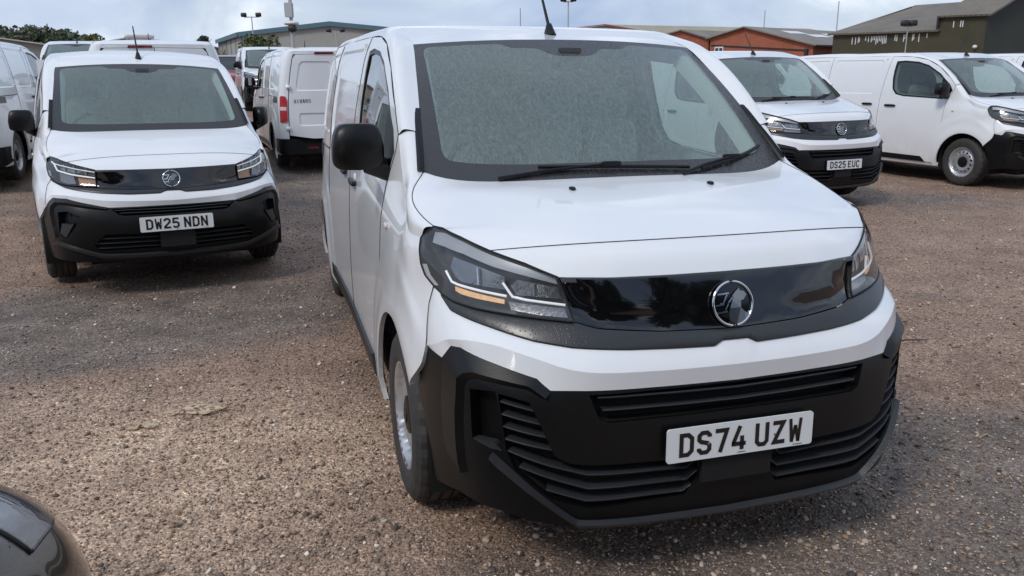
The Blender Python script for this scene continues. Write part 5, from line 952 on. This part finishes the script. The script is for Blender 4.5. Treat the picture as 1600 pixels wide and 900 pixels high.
# ------------------------------------------------------------------ trees and hills
lm_ = {}
def leafm(name, c0, c1):
    m = bpy.data.materials.new(name); m.use_nodes = True; t = m.node_tree; b = t.nodes['Principled BSDF']; g_ = N(t, 'ShaderNodeNewGeometry'); t.links.new(ramp(t, g_.outputs['Random Per Island'], [(0., c0), (1., c1)]), b.inputs['Base Color']); b.inputs['Roughness'].default_value = .7; return m
lf_d = leafm('dark_leaves', (.040, .055, .028), (.105, .120, .055)); lf_o = leafm('olive_leaves', (.060, .078, .024), (.15, .165, .055)); lf_c = leafm('conifer_leaves', (.018, .03, .018), (.045, .06, .032)); lf_h = leafm('hazy_leaves', (.065, .082, .055), (.14, .155, .09)); bark = mat('bark', (.07, .055, .04), .9, noise=.3)  # far wood leaves: distance haze mixed into their paler colour
def tree(name, label, x, y, h, rad, lm, n=900, ls=.3, conifer=False, trunk=.3, group=None, z0=None, cat='tree', seed=0):
    r_ = np.random.default_rng(seed+int(abs(x)*13+abs(y)*7)); z0 = float(gz(x, y)) if z0 is None else z0; o = empty(name, label, cat, group, loc=(x, y, z0))
    Geo().tube([(0, 0, 0), (.05*rad, 0, h*.4), (0, .04*rad, h*.85)], .035*h, 7, taper=.01*h).build('trunk', bark, o)
    for k in range(4):
        a = r_.uniform(0, 6.28); b0 = np.array([0, 0, h*(.3+.12*k)]); Geo().tube([b0, b0+np.array([math.cos(a)*rad*.35, math.sin(a)*rad*.35, h*.12]), b0+np.array([math.cos(a)*rad*.7, math.sin(a)*rad*.7, h*.2])], .014*h, 5, taper=.004*h).build('limb', bark, o)
    k = 34; cz = r_.uniform(trunk, .86, k)*h; wr = rad*(.75*np.sqrt(np.clip(1-((cz/h-trunk-.3)/.62)**2, .1, 1)) if not conifer else 1.05*(1-cz/h)+.05); a = r_.uniform(0, 6.28, k); cc_ = np.stack([np.cos(a)*wr*r_.uniform(.3, .9, k), np.sin(a)*wr*r_.uniform(.3, .9, k), cz], 1); cr_ = rad*r_.uniform(.26, .46, k)*(1 if not conifer else .6)
    j = r_.integers(0, k, n); d = r_.normal(size=(n, 3)); d /= np.linalg.norm(d, axis=1)[:, None]; c = cc_[j]+d*cr_[j, None]*(r_.random(n)**.35)[:, None]; c[:, 2] = np.clip(c[:, 2], h*.08, h*1.0)
    A = r_.normal(size=(n, 3)); A /= np.linalg.norm(A, axis=1)[:, None]; B = np.cross(A, r_.normal(size=(n, 3))); B /= np.linalg.norm(B, axis=1)[:, None]; s_ = ls*r_.uniform(.6, 1.4, n)[:, None]
    Vt = np.stack([c-A*s_, c-B*s_*.6, c+A*s_, c+B*s_*.6], 1).reshape(-1, 3); fast_mesh('crown', Vt, np.arange(4*n).reshape(n, 4), lm, o); return o
for i, (px, h) in enumerate([(-101, 10.5), (-97.5, 11.4), (-94.2, 11.0), (-91, 10.6), (-88.2, 10.8), (-85.6, 9.8), (-83.2, 9.2), (-80.9, 8.4), (-99, 9.), (-92.5, 9.4)]):
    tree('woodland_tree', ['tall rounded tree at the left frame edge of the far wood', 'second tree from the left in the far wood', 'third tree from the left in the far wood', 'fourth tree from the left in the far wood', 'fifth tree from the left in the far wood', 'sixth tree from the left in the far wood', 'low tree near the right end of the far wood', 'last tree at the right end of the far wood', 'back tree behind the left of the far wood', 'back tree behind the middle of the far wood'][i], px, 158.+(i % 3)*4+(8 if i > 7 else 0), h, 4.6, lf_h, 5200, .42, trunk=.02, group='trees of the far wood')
tree('round_bush', 'round green bush before the grey warehouse wall', -17.3, 60., 3.5, 2.3, lf_o, 5000, .13, trunk=.05, cat='bush'); tree('round_bush', 'low bush left of the round warehouse bush', -20.8, 60., 2.2, 1.6, lf_o, 3000, .13, trunk=.05, cat='bush'); tree('round_bush', 'small bush left of the low warehouse bush', -22.6, 62., 1.6, 1.3, lf_o, 2000, .13, trunk=.05, cat='bush')
tree('conifer', 'dark conifer left of the grey warehouse', -32.5, 90., 5.2, 1.7, lf_c, 3000, .2, True, .05); tree('round_bush', 'brown-green thicket between conifer and grey warehouse', -29.6, 92., 3.7, 2.1, lf_o, 3000, .2, trunk=.04, cat='bush'); tree('round_bush', 'thicket left of the conifer', -35.4, 96., 3.6, 2.2, lf_o, 3000, .2, trunk=.04, cat='bush'); tree('small_tree', 'small round tree over the low sheds beyond the light bar', -58., 118., 6.8, 2.2, lf_o, 700, .35, trunk=.1)
hillm = mat('hill_green', (.05, .07, .045), .9, noise=.35, nscale=.02)
def hill(name, pts, y, depth):
    g = Geo(); rows = []
    for k, fz in ((0, 0.), (.35, .8), (.6, 1.), (1., .2)): rows.append([(x, y+depth*k, z*fz) for x, z in pts])
    g.loft(rows, 60, 4, flip=False); o = g.build(name, hillm); tag(o, None, None, kind='structure')
hill('hill', [(-520, 0), (-420, 26), (-330, 30), (-250, 22), (-190, 19), (-140, 22), (-100, 18), (-40, 15), (40, 8), (90, 9), (150, 11), (200, 14), (260, 17), (330, 14), (420, 0)], 420, 300)
# trees standing behind the camera (they show in the lamps and the gloss panel)
for i in range(9): tree('yard_tree', 'tree behind the camera, '+['leftmost', 'second from left', 'third from left', 'fourth from left', 'middle', 'sixth from left', 'third from right', 'second from right', 'rightmost'][i]+' in its row', -26+6.6*i, -17.-(i % 3)*3, 8.0+(i*37 % 5)*.6, 4.2, lf_d, 3000, .6, trunk=.05, group='trees behind the camera')
# ------------------------------------------------------------------ far cars and light bar
def far_car(label, x, y, yaw, m, van_=False):
    o = empty('parked_car', label, 'car', 'cars parked in the far yard', loc=(x, y, float(gz(x, y))), rz=yaw); H = 1.45; L = 4.2; W = .88
    prof = [(0, .35), (.02, .62), (.12, .72), (1.0, .90), (1.12, .95), (4.05, .93), (4.18, .80), (4.2, .35)]; u = np.linspace(-1, 1, 9); g = Geo()
    g.grid(np.array([[(W*q*(1-.06*(abs(q) > .9)), a-.12*(1-abs(q)**2)*(a < .3), z-.04*abs(q)**3) for q in u] for a, z in prof]), flip=False)
    for sg in (-1, 1): g.add([(sg*W*.94, a, z-.04) for a, z in prof], [tuple(range(len(prof)))])
    g.build('body', m, o); pr2 = [(1.05, .92), (1.75, 1.38), (2.2, H), (3.1, H-.02), (3.75, 1.25), (4.1, .93)]; g = Geo(); g.grid(np.array([[((W-.05-.16*(z-.92)/.5)*q, a, z) for q in u] for a, z in pr2]), flip=False)
    for sg in (-1, 1): g.add([(sg*(W-.05-.16*(z-.92)/.5), a, z) for a, z in pr2], [tuple(range(len(pr2)))])
    g.build('glasshouse', glassd, o); g = Geo(); g.grid(np.array([[((W-.2)*q, a, z+.012) for q in u] for a, z in pr2[1:4]]), flip=False); g.build('roof', m, o)
    for sg in (-1, 1):
        for yy in (.75, 3.4): Geo().lathe([(0, sg*.02), (.2, sg*.02), (.31, 0), (.31, -sg*.2)], (sg*.86, yy, .31), 20).build('wheel', rubber, o)
        Geo().round_box((sg*.62, .06, .66), (.16, .06, .06), .5, 10, 6).build('headlight', clearlens, o)
cw = mat('car_white', (.75, .76, .78), .25, coat=.6); ck = mat('car_black', (.015, .015, .017), .2, coat=.6); cs = mat('car_silver', (.35, .37, .39), .3, metal=.5, coat=.4); crd = mat('car_red', (.22, .02, .02), .25, coat=.6)
for l_, px_, Y_, m in (('white car farthest back in the far yard gap', -.357, 52., cw), ('silver car in the far yard gap behind a black car', -.350, 44., cs), ('pale car beside the silver car in the far yard', -.3615, 38., cw), ('black car nearest in the far yard gap', -.3415, 33.5, ck), ('dark red car low in the far yard gap', -.3375, 29.5, crd), ('silver car left in the far yard gap', -.3655, 46., cs)):
    far_car(l_, px_*Y_, Y_, .35, m)
lb = empty('light_bar', 'white roof light bar above the distant vans', 'light bar', loc=(-9.62, 22.1, 2.66)); lb.rotation_euler = (0, 0, .37); Geo().round_box((0, 0, 0), (.36, .14, .075), .35, 20, 8).build('housing', whitem, lb)
for k in range(-3, 4): Geo().box((k*.085-.03, -.148, -.03), (k*.085+.03, -.13, .03)).build('lens', clearlens, lb)
for k in (-1, 1): Geo().box((k*.25-.02, -.05, -.24), (k*.25+.02, .05, -.06)).build('bracket', blackm, lb)

# ------------------------------------------------------------------ small litter on the gravel
scrapm = mat('cream_scrap', (.50, .39, .275), .8, noise=.2, nscale=30)
def scrap(label, cx_, cy_, lx, ly, seed, keep):
    r_ = np.random.default_rng(seed); nx_, ny_ = 22, 10; u, v = np.meshgrid(np.linspace(-1, 1, nx_), np.linspace(-1, 1, ny_)); x = lx*u+.02*np.sin(5*v+seed); y = ly*v*(1-.4*np.abs(u))+.02*np.sin(4*u+seed); z = .006+.010*np.abs(np.sin(6*u+2*v+seed)*np.cos(5*v-u))+r_.uniform(0, .003, u.shape)
    idx = np.arange(nx_*ny_).reshape(ny_, nx_); F = [(idx[i, j], idx[i, j+1], idx[i+1, j+1], idx[i+1, j]) for i in range(ny_-1) for j in range(nx_-1) if r_.random() < keep]
    o = mesh_obj('torn_scrap', np.stack([x, y, z], -1).reshape(-1, 3), F, scrapm); md = o.modifiers.new('thickness', 'SOLIDIFY'); md.thickness = .003; o.location = (cx_, cy_, float(gz(cx_, cy_))); o.rotation_euler = (0, 0, .25); tag(o, label, 'litter')
scrap('larger cream torn scrap trodden into the pale gravel', -1.60, 3.86, .14, .065, 3, .62); scrap('smaller cream torn scrap left of the larger scrap', -1.80, 3.66, .06, .03, 8, .7)
o = Geo().tube([(-.09, 0, .012), (-.03, .008, .018), (.09, .014, .014)], .006, 6, taper=.004).build('stick', bark); o.location = (2.48, 4.78, 0.); tag(o, 'thin dark stick lying on the gravel right of the nearest van', 'stick')
